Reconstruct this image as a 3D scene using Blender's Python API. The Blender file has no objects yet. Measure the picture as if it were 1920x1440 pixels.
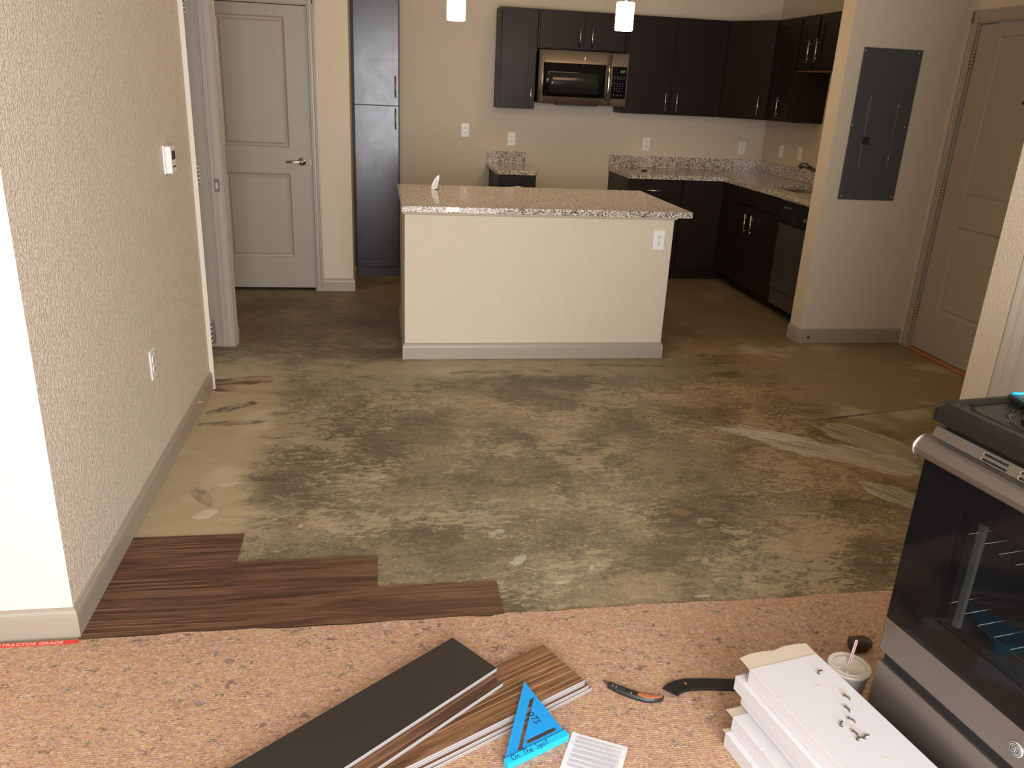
import bpy, bmesh, math, random
from mathutils import Vector, Matrix
R = math.radians
random.seed(7)
SC = bpy.context.scene
COL = SC.collection

# ------------------------------------------------------------------ camera
PITCH, YAW, ROLL, FOC = 0.3498, 0.1704, 0.0481, 1520.79
cp, sp = math.cos(PITCH), math.sin(PITCH); cy, sy = math.cos(YAW), math.sin(YAW); cr, sr = math.cos(ROLL), math.sin(ROLL)
fwd = Vector((sy*cp, cy*cp, -sp)); rgt = Vector((cy, -sy, 0)); dwn = fwd.cross(rgt)
rgt2 = cr*rgt - sr*dwn; dwn2 = fwd.cross(rgt2)
cd = bpy.data.cameras.new('camera'); cam = bpy.data.objects.new('camera', cd); COL.objects.link(cam)
cd.sensor_fit = 'HORIZONTAL'; cd.sensor_width = 36.0; cd.lens = 36.0*FOC/1920.0; cd.clip_start = 0.05
M = Matrix.Identity(4)
for i in range(3):
    M[i][0] = rgt2[i]; M[i][1] = -dwn2[i]; M[i][2] = -fwd[i]
M[0][3], M[1][3], M[2][3] = 0.0, 0.0, 1.56
cam.matrix_world = M
SC.camera = cam

# ------------------------------------------------------------------ colour, world, lights
SC.view_settings.view_transform = 'Standard'; SC.view_settings.look = 'None'
SC.view_settings.gamma = 1.0; SC.view_settings.use_curve_mapping = False
SC.view_settings.exposure = 0.0
W = bpy.data.worlds.new('world'); SC.world = W; W.use_nodes = True
W.node_tree.nodes['Background'].inputs[0].default_value = (0.75, 0.85, 1.0, 1)
W.node_tree.nodes['Background'].inputs[1].default_value = 1.0

def area(name, loc, rot, sx, sy_, power, col, spread=180):
    l = bpy.data.lights.new(name, 'AREA'); l.shape = 'RECTANGLE'; l.size = sx; l.size_y = sy_
    l.energy = power; l.color = col; l.spread = R(spread)
    o = bpy.data.objects.new(name, l); COL.objects.link(o); o.location = loc; o.rotation_euler = rot
    return o
# daylight entering through the big window in the wall behind the camera
area('window_daylight', (.62, -1.34, 1.22), (R(90), 0, 0), 2.4, 2.16, 245, (0.95, 0.955, 1.0))
area('side_window_daylight', (-2.35, -1.34, 1.45), (R(90), 0, 0), 1.5, 1.5, 32, (0.95, 0.97, 1.0))
# warm ceiling fixture of the kitchen (above the frame)
area('kitchen_ceiling_light', (1.7, 5.9, 2.70), (0, 0, 0), 0.5, 0.9, 9, (1.0, 0.62, 0.30))

# ------------------------------------------------------------------ helpers: nodes
def mat(name, col=(.5, .5, .5), rough=.5, metal=0.0, spec=.5, coat=0.0, emit=None, estr=0.0):
    m = bpy.data.materials.new(name); m.use_nodes = True
    b = m.node_tree.nodes['Principled BSDF']
    b.inputs['Base Color'].default_value = (*col, 1); b.inputs['Roughness'].default_value = rough
    b.inputs['Metallic'].default_value = metal; b.inputs['Specular IOR Level'].default_value = spec
    b.inputs['Coat Weight'].default_value = coat
    if emit:
        b.inputs['Emission Color'].default_value = (*emit, 1); b.inputs['Emission Strength'].default_value = estr
    return m
class NT:
    def __init__(s, m):
        s.t = m.node_tree; s.n = s.t.nodes; s.b = s.n['Principled BSDF']
        s.co = s.n.new('ShaderNodeTexCoord').outputs['Object']
    def put(s, sock, v):
        if hasattr(v, 'is_output') or isinstance(v, bpy.types.NodeSocket): s.t.links.new(v, sock)
        else:
            try: sock.default_value = v
            except Exception: sock.default_value = (*v, 1)
    def map(s, scale=(1, 1, 1), loc=(0, 0, 0), rot=(0, 0, 0), src=None):
        m = s.n.new('ShaderNodeMapping'); s.t.links.new(src or s.co, m.inputs[0])
        m.inputs['Scale'].default_value = scale; m.inputs['Location'].default_value = loc; m.inputs['Rotation'].default_value = rot
        return m.outputs[0]
    def noise(s, scale=5, detail=4, rough=.5, dist=0, vec=None, out=0):
        n = s.n.new('ShaderNodeTexNoise'); s.t.links.new(vec or s.co, n.inputs['Vector'])
        n.inputs['Scale'].default_value = scale; n.inputs['Detail'].default_value = detail
        n.inputs['Roughness'].default_value = rough; n.inputs['Distortion'].default_value = dist
        return n.outputs[out]
    def vor(s, scale=50, vec=None, out='Color', feature='F1', rnd=1.0):
        n = s.n.new('ShaderNodeTexVoronoi'); n.feature = feature; s.t.links.new(vec or s.co, n.inputs['Vector'])
        n.inputs['Scale'].default_value = scale; n.inputs['Randomness'].default_value = rnd
        return n.outputs[out]
    def ramp(s, fac, stops, mode='LINEAR'):
        n = s.n.new('ShaderNodeValToRGB'); n.color_ramp.interpolation = mode; s.put(n.inputs[0], fac)
        e = n.color_ramp.elements
        while len(e) < len(stops): e.new(.5)
        for el, (p, c) in zip(e, stops):
            el.position = p; el.color = (*c, 1) if not isinstance(c, (int, float)) else (c, c, c, 1)
        return n.outputs[0]
    def mix(s, fac, a, b, mode='MIX'):
        n = s.n.new('ShaderNodeMix'); n.data_type = 'RGBA'; n.blend_type = mode
        s.put(n.inputs[0], fac); s.put(n.inputs[6], a); s.put(n.inputs[7], b); return n.outputs[2]
    def m(s, op, a, b=0.0, c=0.0, clamp=False):
        n = s.n.new('ShaderNodeMath'); n.operation = op; n.use_clamp = clamp
        s.put(n.inputs[0], a); s.put(n.inputs[1], b); s.put(n.inputs[2], c); return n.outputs[0]
    def sstep(s, v, a, b):
        n = s.n.new('ShaderNodeMapRange'); n.interpolation_type = 'SMOOTHSTEP'; n.clamp = True
        s.put(n.inputs[0], v); n.inputs[1].default_value = a; n.inputs[2].default_value = b; return n.outputs[0]
    def xyz(s, src=None):
        n = s.n.new('ShaderNodeSeparateXYZ'); s.t.links.new(src or s.co, n.inputs[0]); return n.outputs
    def bump(s, h, strength=.3, dist=.002):
        n = s.n.new('ShaderNodeBump'); n.inputs['Strength'].default_value = strength; n.inputs['Distance'].default_value = dist
        s.put(n.inputs['Height'], h); s.t.links.new(n.outputs[0], s.b.inputs['Normal'])
    def col(s, v): s.put(s.b.inputs['Base Color'], v)
    def rough(s, v): s.put(s.b.inputs['Roughness'], v)
    def rnd(s):
        return s.n.new('ShaderNodeObjectInfo').outputs['Random']

# ------------------------------------------------------------------ materials
MT = {}
def wallmat(name, col, sc=150, st=.55, dist=.0016):
    m = mat(name, col, .62, spec=.35); n = NT(m)
    v = n.map((1, 1, .7))
    h = n.noise(sc, 3, .55, .4, v)
    h2 = n.sstep(h, .42, .62)
    n.bump(h2, st, dist)
    big = n.noise(1.3, 2)
    n.col(n.mix(n.m('MULTIPLY', big, .12), col, tuple(c*.86 for c in col)))
    return m
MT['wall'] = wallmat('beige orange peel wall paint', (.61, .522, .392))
MT['wall_left'] = wallmat('beige textured wall paint', (.70, .61, .49), 125, 1.0, .003)  # same beige paint, lightened to carry the daylight on this wall
MT['wall_front'] = wallmat('smooth daylit beige wall paint', (.73, .65, .53), 125, .3, .0012)  # same paint again, colour raised so the daylight blows out
MT['ceiling'] = mat('flat ceiling paint', (.72, .68, .58), .8)
MT['trim'] = mat('taupe semi gloss trim paint', (.33, .285, .222), .38)
MT['caulk'] = mat('pale caulk bead', (.62, .56, .45), .5)
m = mat('taupe door paint', (.335, .29, .225), .42); n = NT(m)
n.bump(n.noise(60, 3, .5, 0, n.map((6, 6, .6))), .12, .001); MT['door'] = m

def woodcab(name, c1, c2, rough=.42, vert=True):
    m = mat(name, c1, rough, spec=.25); n = NT(m); m.node_tree.nodes['Principled BSDF'].inputs['Coat Roughness'].default_value = .3
    v = n.map((40, 40, 2.5))
    g = n.noise(2.2, 5, .6, .6, v)
    n.col(n.mix(g, c1, c2)); n.bump(g, .06, .0006)
    n.rough(n.m('ADD', n.m('MULTIPLY', n.noise(3, 3), .16), rough-.08))
    return m
MT['cab'] = woodcab('espresso cabinet stain', (.010, .0055, .0038), (.018, .010, .007))
MT['cab_in'] = mat('cabinet underside plywood', (.35, .16, .07), .6)
m = mat('hazy espresso cabinet stain', (.010, .007, .006), .22, spec=.55, coat=.0); n = NT(m)
n.col(n.mix(n.noise(3, 5, .6, .8, n.map((3, 3, 1.2))), (.009, .006, .005), (.018, .013, .010)))
n.rough(n.m('ADD', n.m('MULTIPLY', n.noise(5, 4, .6, 1.5), .16), .16))
m.node_tree.nodes['Principled BSDF'].inputs['Coat Roughness'].default_value = .28
MT['pantry'] = m

m = mat('speckled granite', (.5, .45, .38), .14, spec=.5, coat=.2); n = NT(m)
vc = n.n.new('ShaderNodeSeparateColor'); n.t.links.new(n.vor(170), vc.inputs[0])
g = n.ramp(vc.outputs[0], [(0, (.035, .03, .026)), (.14, (.12, .105, .09)), (.30, (.34, .28, .22)), (.52, (.55, .47, .37)), (.75, (.74, .68, .58))], 'CONSTANT')
g = n.mix(n.m('MULTIPLY', n.sstep(n.noise(40, 3), .46, .66), .30), g, (.52, .44, .34))
n.col(g); MT['granite'] = m

m = mat('brushed stainless steel', (.58, .51, .44), .30, .92); n = NT(m)
br = n.noise(30, 3, .6, 0, n.map((.6, .6, 60)))
n.rough(n.m('ADD', n.m('MULTIPLY', br, .16), .22)); n.bump(br, .03, .0003); MT['steel'] = m
m = mat('brushed stainless range front', (.23, .198, .172), .36, .85); n = NT(m)
br = n.noise(30, 3, .6, 0, n.map((.6, .6, 70)))
n.rough(n.m('ADD', n.m('MULTIPLY', br, .14), .30)); MT['steel_range'] = m
MT['ribs'] = mat('ribbed bright steel strip', (.62, .60, .56), .45, .4)
MT['chrome'] = mat('polished chrome', (.75, .72, .68), .12, 1.0)
MT['nickel'] = mat('satin nickel', (.66, .63, .60), .28, 1.0)
MT['brass'] = mat('aged brass hinge', (.60, .43, .24), .35, .9)
MT['blackglass'] = mat('black oven glass', (.005, .005, .0055), .07, spec=.28)
MT['black'] = mat('black enamel', (.012, .011, .010), .22, spec=.5)
MT['blacksatin'] = mat('black satin plastic', (.015, .014, .013), .45)
MT['cooktop'] = mat('black speckled porcelain cooktop', (.010, .008, .0065), .38, spec=.35)
MT['rubber'] = mat('matte black rubber', (.012, .012, .012), .75)
MT['void'] = mat('dark recess', (.004, .004, .004), .9)
MT['white'] = mat('white plastic', (.78, .75, .70), .35)
MT['slot'] = mat('dark slot', (.03, .027, .024), .7)
MT['screwhead'] = mat('bright screw head', (.8, .8, .78), .25, .9)
MT['panel'] = mat('dark grey panel enamel', (.062, .066, .066), .42)
MT['panel_edge'] = mat('worn grey enamel edge', (.16, .16, .155), .4)
MT['led'] = mat('green display digits', (.02, .1, .03), .5, emit=(.15, .8, .25), estr=.45)
MT['key'] = mat('faint grey keypad print', (.06, .075, .065), .5)
MT['shade'] = mat('glowing frosted lamp glass', (.95, .9, .8), .4, emit=(1.0, .80, .50), estr=9.0)
MT['paper'] = mat('white printer paper', (.66, .66, .68), .75)
MT['ink'] = mat('faint grey print', (.40, .41, .43), .8)
MT['darkink'] = mat('black marker ink', (.008, .010, .02), .6)
MT['sticker'] = mat('white paper sticker', (.88, .88, .87), .6)
MT['blue'] = mat('bright blue anodised tool', (.005, .25, .60), .38, spec=.5)
MT['bluelip'] = mat('daylit blue tool fence', (.008, .42, .80), .35)  # tool blue lightened: light on the fence top put into the colour
MT['cyan'] = mat('cyan rubber edge', (.01, .42, .75), .4)
MT['micwin'] = mat('smoked microwave window', (.016, .017, .016), .16, spec=.45)
MT['tabletglass'] = mat('grey green screen glass', (.06, .085, .06), .12)
MT['orangewood'] = mat('orange brown worn grip', (.42, .13, .035), .45)
MT['threshold'] = mat('orange brown wood threshold', (.36, .13, .04), .5)
MT['red'] = mat('red printed tape', (.62, .045, .03), .5)
MT['tapetext'] = mat('pale tape lettering', (.78, .50, .38), .6)
MT['straw'] = mat('white drinking straw', (.85, .80, .78), .35)
MT['strawred'] = mat('red straw stripe', (.70, .03, .05), .35)
m = mat('white foam cup', (.76, .72, .68), .55); MT['cup'] = m
m = mat('translucent cup lid', (.62, .57, .48), .28, spec=.5); MT['lid'] = m
MT['olive'] = mat('dark olive brown plastic', (.055, .036, .016), .45)
MT['vinylback'] = mat('dark backing of vinyl plank', (.019, .014, .011), .55)
MT['vinyledge'] = mat('pale grey vinyl core edge', (.40, .38, .38), .5)
MT['glue'] = mat('dried tan residue', (.52, .40, .26), .7)
MT['steeldark'] = mat('tarnished nail steel', (.16, .14, .12), .4, .8)
m = mat('forged black steel', (.018, .017, .018), .42, .3); n = NT(m); n.bump(n.noise(80, 4), .5, .001); MT['forged'] = m

m = mat('white carton board', (.74, .73, .735), .62); n = NT(m)
s1 = n.sstep(n.noise(16, 5, .62, .8, n.map((1, 2.2, 1))), .68, .74)
n.col(n.mix(n.m('MULTIPLY', s1, .35), (.60, .585, .60), (.42, .36, .30))); n.bump(n.noise(25, 2), .1, .001); MT['carton'] = m
MT['cartonin'] = mat('tan inner carton board', (.52, .43, .33), .75)

def plankmat(name, c1, c2, c3, along=0):
    m = mat(name, c1, .42, spec=.4); n = NT(m)
    off = n.n.new('ShaderNodeVectorMath'); off.operation = 'ADD'; n.t.links.new(n.co, off.inputs[0])
    rr = n.rnd(); cx = n.n.new('ShaderNodeCombineXYZ'); n.t.links.new(n.m('MULTIPLY', rr, 37), cx.inputs[0]); n.t.links.new(n.m('MULTIPLY', rr, 11), cx.inputs[1]); n.t.links.new(cx.outputs[0], off.inputs[1])
    v = n.map((1.2, 16, 16), src=off.outputs[0])
    g = n.noise(2.0, 6, .62, 1.1, v)
    w = n.n.new('ShaderNodeTexWave'); w.wave_type = 'BANDS'; w.bands_direction = 'Y'
    n.t.links.new(n.map((.55, 7.5, 1), src=off.outputs[0]), w.inputs[0]); w.inputs['Scale'].default_value = 2.2; w.inputs['Distortion'].default_value = 9; w.inputs['Detail'].default_value = 3; w.inputs['Detail Scale'].default_value = .8
    lines = n.sstep(w.outputs['Fac'], .82, .98)
    fine = n.noise(6, 5, .7, .2, n.map((2, 60, 60), src=off.outputs[0]))
    c = n.ramp(g, [(.28, c2), (.48, c1), (.62, c3), (.78, c1)])
    c = n.mix(n.m('MULTIPLY', n.sstep(fine, .5, .75), .55), c, c2)
    patch = n.sstep(n.noise(1.4, 2, .5, 0, n.map((.8, 5, 5), src=off.outputs[0])), .52, .62)
    c = n.mix(n.m('MULTIPLY', n.m('MULTIPLY', lines, patch), .55), c, tuple(min(1, x*2.2) for x in c3))
    n.col(c); n.bump(fine, .12, .0005); n.rough(n.m('ADD', n.m('MULTIPLY', fine, .2), .33))
    return m
MT['plank'] = plankmat('dark walnut vinyl plank', (.085, .038, .022), (.030, .014, .010), (.15, .075, .042))
MT['plank2'] = plankmat('walnut vinyl plank with pale grain', (.135, .062, .028), (.045, .020, .010), (.24, .125, .060))

# bare concrete floor: cream levelling compound over a worn grey slab
m = mat('worn concrete slab', (.2, .18, .13), .55, spec=.35); n = NT(m)
X, Y, Z = n.xyz()
lo = n.noise(1.1, 4, .55, .8); mid = n.noise(3.2, 6, .62, 1.2, n.map((.8, 1.3, 1)))
hi = n.noise(8, 10, .72, 1.0, n.map((.75, 1.25, 1), rot=(0, 0, R(-18)))); fine = n.noise(42, 6, .7, .6)
vf = n.noise(95, 4, .7, .8, n.map((.8, 1.3, 1)))
near_left = n.sstep(n.m('ADD', X, n.m('MULTIPLY', mid, .7)), .05, -.35)
near_left = n.m('MULTIPLY', near_left, n.sstep(Y, 5.0, 4.3))
isl = n.m('MULTIPLY', n.sstep(n.m('ABSOLUTE', n.m('SUBTRACT', Y, 4.50)), .34, .05), n.sstep(n.m('ABSOLUTE', n.m('SUBTRACT', X, .9)), 1.6, .9))
hall = n.m('MULTIPLY', n.sstep(n.m('ADD', X, n.m('MULTIPLY', lo, .8)), 2.2, 3.0), n.sstep(Y, 3.0, 3.7))
nearr = n.m('MULTIPLY', n.sstep(X, 1.9, 2.5), .55)
area_m = n.m('MAXIMUM', n.m('MAXIMUM', near_left, n.m('MULTIPLY', isl, .75)), n.m('MAXIMUM', n.m('MULTIPLY', hall, .85), nearr))
creamf = n.m('ADD', n.m('MULTIPLY', area_m, .42), n.m('ADD', n.m('MULTIPLY', mid, .55), n.m('MULTIPLY', hi, .45)))
cream = n.sstep(n.m('ADD', creamf, n.m('MULTIPLY', n.m('SUBTRACT', vf, .5), .25)), .60, .86)
r1 = n.noise(1.5, 5, .6, .6); r2 = n.noise(2.1, 3, .55, .5, n.map(loc=(7, 3, 1))); r3 = n.noise(2.6, 3, .55, .5, n.map(loc=(-4, 9, 2)))
h2 = n.noise(24, 8, .74, 1.2, n.map((.55, 1.2, 1), rot=(0, 0, R(14)))); h3 = n.noise(34, 8, .74, 1.4, n.map((.5, 1.2, 1), loc=(3, 5, 0), rot=(0, 0, R(24))))
greyc = n.ramp(n.m('ADD', n.m('MULTIPLY', r1, .6), n.m('MULTIPLY', hi, .4)), [(.36, (.125, .108, .074)), (.46, (.185, .158, .104)), (.54, (.25, .207, .128)), (.64, (.33, .27, .165))])
def dens(t, r, k, a_, b_): return n.sstep(n.m('ADD', t, n.m('MULTIPLY', n.m('SUBTRACT', r, .5), k)), a_, b_)
greyc = n.mix(n.m('MULTIPLY', dens(h3, r3, .75, .50, .40), .62), greyc, (.090, .076, .052))
flake = dens(h2, r2, .75, .50, .60)
greyc = n.mix(n.m('MULTIPLY', flake, .68), greyc, (.46, .39, .255))
greyc = n.mix(n.m('MULTIPLY', dens(n.m('ADD', n.m('MULTIPLY', vf, .6), n.m('MULTIPLY', fine, .4)), r3, .4, .52, .60), .35), greyc, (.52, .46, .33))
spk = n.sstep(n.m('ADD', n.m('MULTIPLY', fine, .6), n.m('MULTIPLY', vf, .4)), .42, .36)
greyc = n.mix(n.m('MULTIPLY', spk, .65), greyc, (.05, .042, .03))
greyc = n.mix(n.m('MULTIPLY', n.sstep(X, 1.2, 2.3), .75), greyc, (1.0, .80, .55), 'MULTIPLY')  # warm lamplight of the right side tinted into the slab colour
greyc = n.mix(1.0, greyc, (.88, .85, .80), 'MULTIPLY')
creamc = n.mix(n.m('MULTIPLY', mid, .8), (.46, .375, .23), (.34, .26, .14))
creamc = n.mix(n.sstep(X, .6, 2.4), creamc, (.25, .185, .10))
creamc = n.mix(n.m('MULTIPLY', n.sstep(n.noise(2.6, 3, .5, .4), .55, .7), .5), creamc, (.55, .47, .34))
edge = n.sstep(n.m('ADD', n.m('MULTIPLY', hi, .5), n.m('MULTIPLY', fine, .5)), .40, .33)
creamc = n.mix(n.m('MULTIPLY', edge, .8), creamc, (.13, .105, .075))
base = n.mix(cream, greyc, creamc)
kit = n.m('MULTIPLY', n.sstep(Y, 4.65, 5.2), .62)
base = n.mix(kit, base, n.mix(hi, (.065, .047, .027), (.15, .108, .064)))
def smear(base, cx_, cy_, ang, la, lb, col, amt, st=(2.2, 42, 1)):
    v = n.map(rot=(0, 0, 0), loc=(-cx_, -cy_, 0)); v2 = n.map(rot=(0, 0, -ang), src=v)
    sx_, sy2, _ = n.xyz(v2)
    wob = n.noise(min(40, .55/lb), 5, .62)
    e = n.m('ADD', n.m('POWER', n.m('ABSOLUTE', n.m('DIVIDE', sx_, la)), 2.5), n.m('POWER', n.m('ABSOLUTE', n.m('DIVIDE', sy2, lb)), 2.5))
    e = n.m('ADD', e, n.m('MULTIPLY', n.m('SUBTRACT', wob, .5), 3.2))
    mk = n.sstep(e, 1.0, .80)
    stn = n.noise(1.6, 4, .6, .3, n.map(st, src=v2))
    mk = n.m('MULTIPLY', mk, n.m('ADD', n.m('MULTIPLY', n.sstep(stn, .40, .60), .75), .25))
    return n.mix(n.m('MULTIPLY', mk, amt), base, col)
base = smear(base, 2.12, 3.24, R(-36), .47, .12, (.50, .45, .35), .85)
base = smear(base, 1.86, 3.45, R(-24), .25, .045, (.52, .47, .37), .85)
base = smear(base, 2.36, 3.38, R(-60), .26, .13, (.46, .40, .29), .75)
base = smear(base, 2.20, 2.74, R(-62), .20, .09, (.48, .43, .32), .8)
base = smear(base, -.74, 4.31, R(8), .17, .07, (.13, .050, .022), .9, (3, 6, 1))
base = smear(base, -.83, 4.20, R(-35), .085, .05, (.10, .036, .018), .9, (3, 4, 1))
base = smear(base, -.66, 4.14, R(2), .14, .022, (.34, .19, .06), .7, (2, 3, 1))
base = smear(base, -.92, 4.885, 0, .10, .022, (.07, .03, .018), .9, (3, 3, 1))
base = smear(base, -.73, 3.92, R(35), .13, .035, (.10, .082, .06), .95, (9, 9, 1))
base = smear(base, -.70, 3.72, R(5), .16, .03, (.12, .10, .075), .8, (9, 9, 1))
base = smear(base, -.70, 2.98, R(-60), .10, .030, (.17, .14, .095), .7, (12, 12, 1))
base = smear(base, -.66, 2.84, R(40), .045, .03, (.66, .60, .50), .9, (1, 1, 1))
base = smear(base, -.61, 3.08, R(15), .04, .012, (.66, .58, .50), .8, (1, 1, 1))
base = smear(base, .47, 2.425, R(50), .045, .018, (.62, .58, .48), .9, (1, 1, 1))
base = smear(base, 1.80, 4.63, R(10), .035, .02, (.45, .36, .27), .8, (1, 1, 1))
base = smear(base, 2.72, 3.72, R(12), .55, .012, (.045, .030, .016), .85, (2, 2, 1))
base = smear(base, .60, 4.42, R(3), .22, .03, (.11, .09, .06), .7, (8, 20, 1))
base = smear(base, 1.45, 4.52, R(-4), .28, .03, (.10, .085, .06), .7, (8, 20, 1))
for i_, (px_, py_, a_, l_, w_) in enumerate(((-.02, 3.10, 20, .035, .010), (.02, 3.62, 0, .035, .012), (.42, 2.62, 35, .04, .016), (.60, 2.28, 10, .03, .010), (.72, 2.36, 60, .02, .008), (.30, 2.28, 30, .015, .006), (-.30, 2.72, 80, .015, .008), (1.05, 2.16, 5, .035, .008))):
    base = smear(base, px_, py_, R(a_), l_, w_, (.56, .51, .41), .9, (1, 1, 1))
for i_, (px_, py_, a_, l_) in enumerate(((-.42, 2.86, 75, .07), (-.30, 2.80, 78, .09), (-.45, 3.48, 40, .10), (.95, 2.95, 40, .09), (1.02, 3.25, 50, .08), (1.45, 2.35, -25, .05))):
    base = smear(base, px_, py_, R(a_), l_, .0035, (.10, .075, .045), .8, (1, 1, 1))
base = smear(base, 1.18, 2.72, R(-40), .045, .028, (.42, .24, .09), .6, (1, 1, 1))
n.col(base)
n.bump(n.m('ADD', n.m('MULTIPLY', hi, .6), n.m('MULTIPLY', vf, .4)), .45, .003)
n.rough(n.m('ADD', n.m('MULTIPLY', mid, .25), .42))
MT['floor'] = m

# rebonded carpet padding
m = mat('rebond foam carpet padding', (.5, .35, .25), .85, spec=.2); n = NT(m)
wv = n.n.new('ShaderNodeVectorMath'); wv.operation = 'ADD'
wn = n.noise(45, 3, .6, 0, out=1); sc_ = n.n.new('ShaderNodeVectorMath'); sc_.operation = 'SCALE'; n.t.links.new(wn, sc_.inputs[0]); sc_.inputs['Scale'].default_value = .022
n.t.links.new(n.co, wv.inputs[0]); n.t.links.new(sc_.outputs[0], wv.inputs[1])
def cells(scale, st=1):
    q = n.n.new('ShaderNodeSeparateColor'); n.t.links.new(n.vor(scale, n.map((.7, 1.15, 1), src=wv.outputs[0])), q.inputs[0]); return q.outputs
c1 = cells(165); c2 = cells(85); c3 = cells(52)
pad = n.ramp(c1[0], [(0, (.47, .24, .17)), (.16, (.60, .38, .27)), (.34, (.52, .31, .15)), (.50, (.62, .44, .22)), (.62, (.42, .22, .17)), (.72, (.64, .46, .34)), (.82, (.50, .27, .20)), (.92, (.34, .22, .15)), (.965, (.72, .60, .48))], 'CONSTANT')
pad2 = n.ramp(c2[1], [(0, (.55, .34, .22)), (.3, (.50, .27, .20)), (.55, (.62, .42, .20)), (.8, (.58, .36, .28))], 'CONSTANT')
pad = n.mix(.38, pad, pad2)
dark = n.m('MULTIPLY', n.sstep(c3[0], .92, .95), n.sstep(n.noise(90, 2), .46, .56))
pad = n.mix(n.m('MULTIPLY', dark, .8), pad, n.ramp(c3[1], [(0, (.10, .10, .09)), (.5, (.13, .17, .15)), (.8, (.09, .07, .07))], 'CONSTANT'))
d2 = n.sstep(c1[2], .93, .95); pad = n.mix(n.m('MULTIPLY', d2, .6), pad, (.16, .12, .10))
pad = n.mix(n.m('MULTIPLY', n.noise(2, 2), .3), pad, (.60, .36, .22))
pad = n.mix(.75, pad, n.ramp(n.noise(230, 3, .7), [(.35, (.62, .60, .60)), (.5, (1, 1, 1)), (.66, (1.25, 1.22, 1.15))]), 'MULTIPLY')
n.col(n.mix(1.0, pad, (.82, .835, .85), 'MULTIPLY'))
gx = n.m('SINE', n.m('MULTIPLY', n.xyz()[0], 900)); gy = n.m('SINE', n.m('MULTIPLY', n.xyz()[1], 900))
n.bump(n.m('ADD', n.m('MULTIPLY', n.m('MAXIMUM', gx, gy), .35), n.m('MULTIPLY', n.noise(150, 4, .7), 1.6)), .6, .002)
MT['pad'] = m

# tinted glass of the oven window
m = bpy.data.materials.new('tinted oven window glass'); m.use_nodes = True; nt = m.node_tree
b = nt.nodes['Principled BSDF']; b.inputs['Base Color'].default_value = (.01, .01, .01, 1); b.inputs['Roughness'].default_value = .05
tr = nt.nodes.new('ShaderNodeBsdfTransparent'); tr.inputs[0].default_value = (.72, .74, .72, 1)
mx = nt.nodes.new('ShaderNodeMixShader'); mx.inputs[0].default_value = .35
nt.links.new(tr.outputs[0], mx.inputs[1]); nt.links.new(b.outputs[0], mx.inputs[2]); nt.links.new(mx.outputs[0], nt.nodes['Material Output'].inputs[0])
MT['ovenwin'] = m

# ------------------------------------------------------------------ helpers: meshes
def B(): return bmesh.new()
def box(bm, x0, x1, y0, y1, z0, z1, bev=0.0, seg=1):
    if x1 < x0: x0, x1 = x1, x0
    if y1 < y0: y0, y1 = y1, y0
    if z1 < z0: z0, z1 = z1, z0
    vs = [bm.verts.new((x, y, z)) for z in (z0, z1) for y in (y0, y1) for x in (x0, x1)]
    fs = [bm.faces.new([vs[i] for i in q]) for q in ((0, 2, 3, 1), (4, 5, 7, 6), (0, 1, 5, 4), (2, 6, 7, 3), (0, 4, 6, 2), (1, 3, 7, 5))]
    if bev > 0:
        es = list({e for f in fs for e in f.edges})
        bmesh.ops.bevel(bm, geom=es, offset=bev, segments=seg, affect='EDGES', profile=.5)
    return vs
def cyl(bm, p0, p1, r0, r1=None, n=16, caps=True):
    r1 = r0 if r1 is None else r1
    p0 = Vector(p0); p1 = Vector(p1); d = (p1-p0).normalized()
    a = d.orthogonal().normalized(); b = d.cross(a)
    A = [bm.verts.new(p0+a*math.cos(2*math.pi*i/n)*r0+b*math.sin(2*math.pi*i/n)*r0) for i in range(n)]
    C = [bm.verts.new(p1+a*math.cos(2*math.pi*i/n)*r1+b*math.sin(2*math.pi*i/n)*r1) for i in range(n)]
    for i in range(n):
        f = bm.faces.new((A[i], A[(i+1) % n], C[(i+1) % n], C[i])); f.smooth = True
    if caps:
        bm.faces.new(list(reversed(A))); bm.faces.new(C)
def lathe(bm, cen, prof, n=24, axis='Z', smooth=True, close=True):
    cen = Vector(cen); rings = []
    for r, h in prof:
        ring = []
        for i in range(n):
            t = 2*math.pi*i/n; a, b = r*math.cos(t), r*math.sin(t)
            v = {'Z': (a, b, h), 'Y': (a, -h, b), 'X': (h, a, b)}[axis]
            ring.append(bm.verts.new(cen+Vector(v)))
        rings.append(ring)
    for k in range(len(rings)-1):
        for i in range(n):
            f = bm.faces.new((rings[k][i], rings[k][(i+1) % n], rings[k+1][(i+1) % n], rings[k+1][i])); f.smooth = smooth
    if close:
        bm.faces.new(list(reversed(rings[0]))); bm.faces.new(rings[-1])
def prism(bm, pts, z0, z1, f=None):
    """polygon pts (2-D) extruded z0..z1; f maps (a,b,c)->xyz"""
    f = f or (lambda a, b, c: (a, b, c))
    A = [bm.verts.new(f(a, b, z0)) for a, b in pts]; C = [bm.verts.new(f(a, b, z1)) for a, b in pts]
    k = len(pts)
    bm.faces.new(list(reversed(A))); bm.faces.new(C)
    for i in range(k): bm.faces.new((A[i], A[(i+1) % k], C[(i+1) % k], C[i]))
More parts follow.
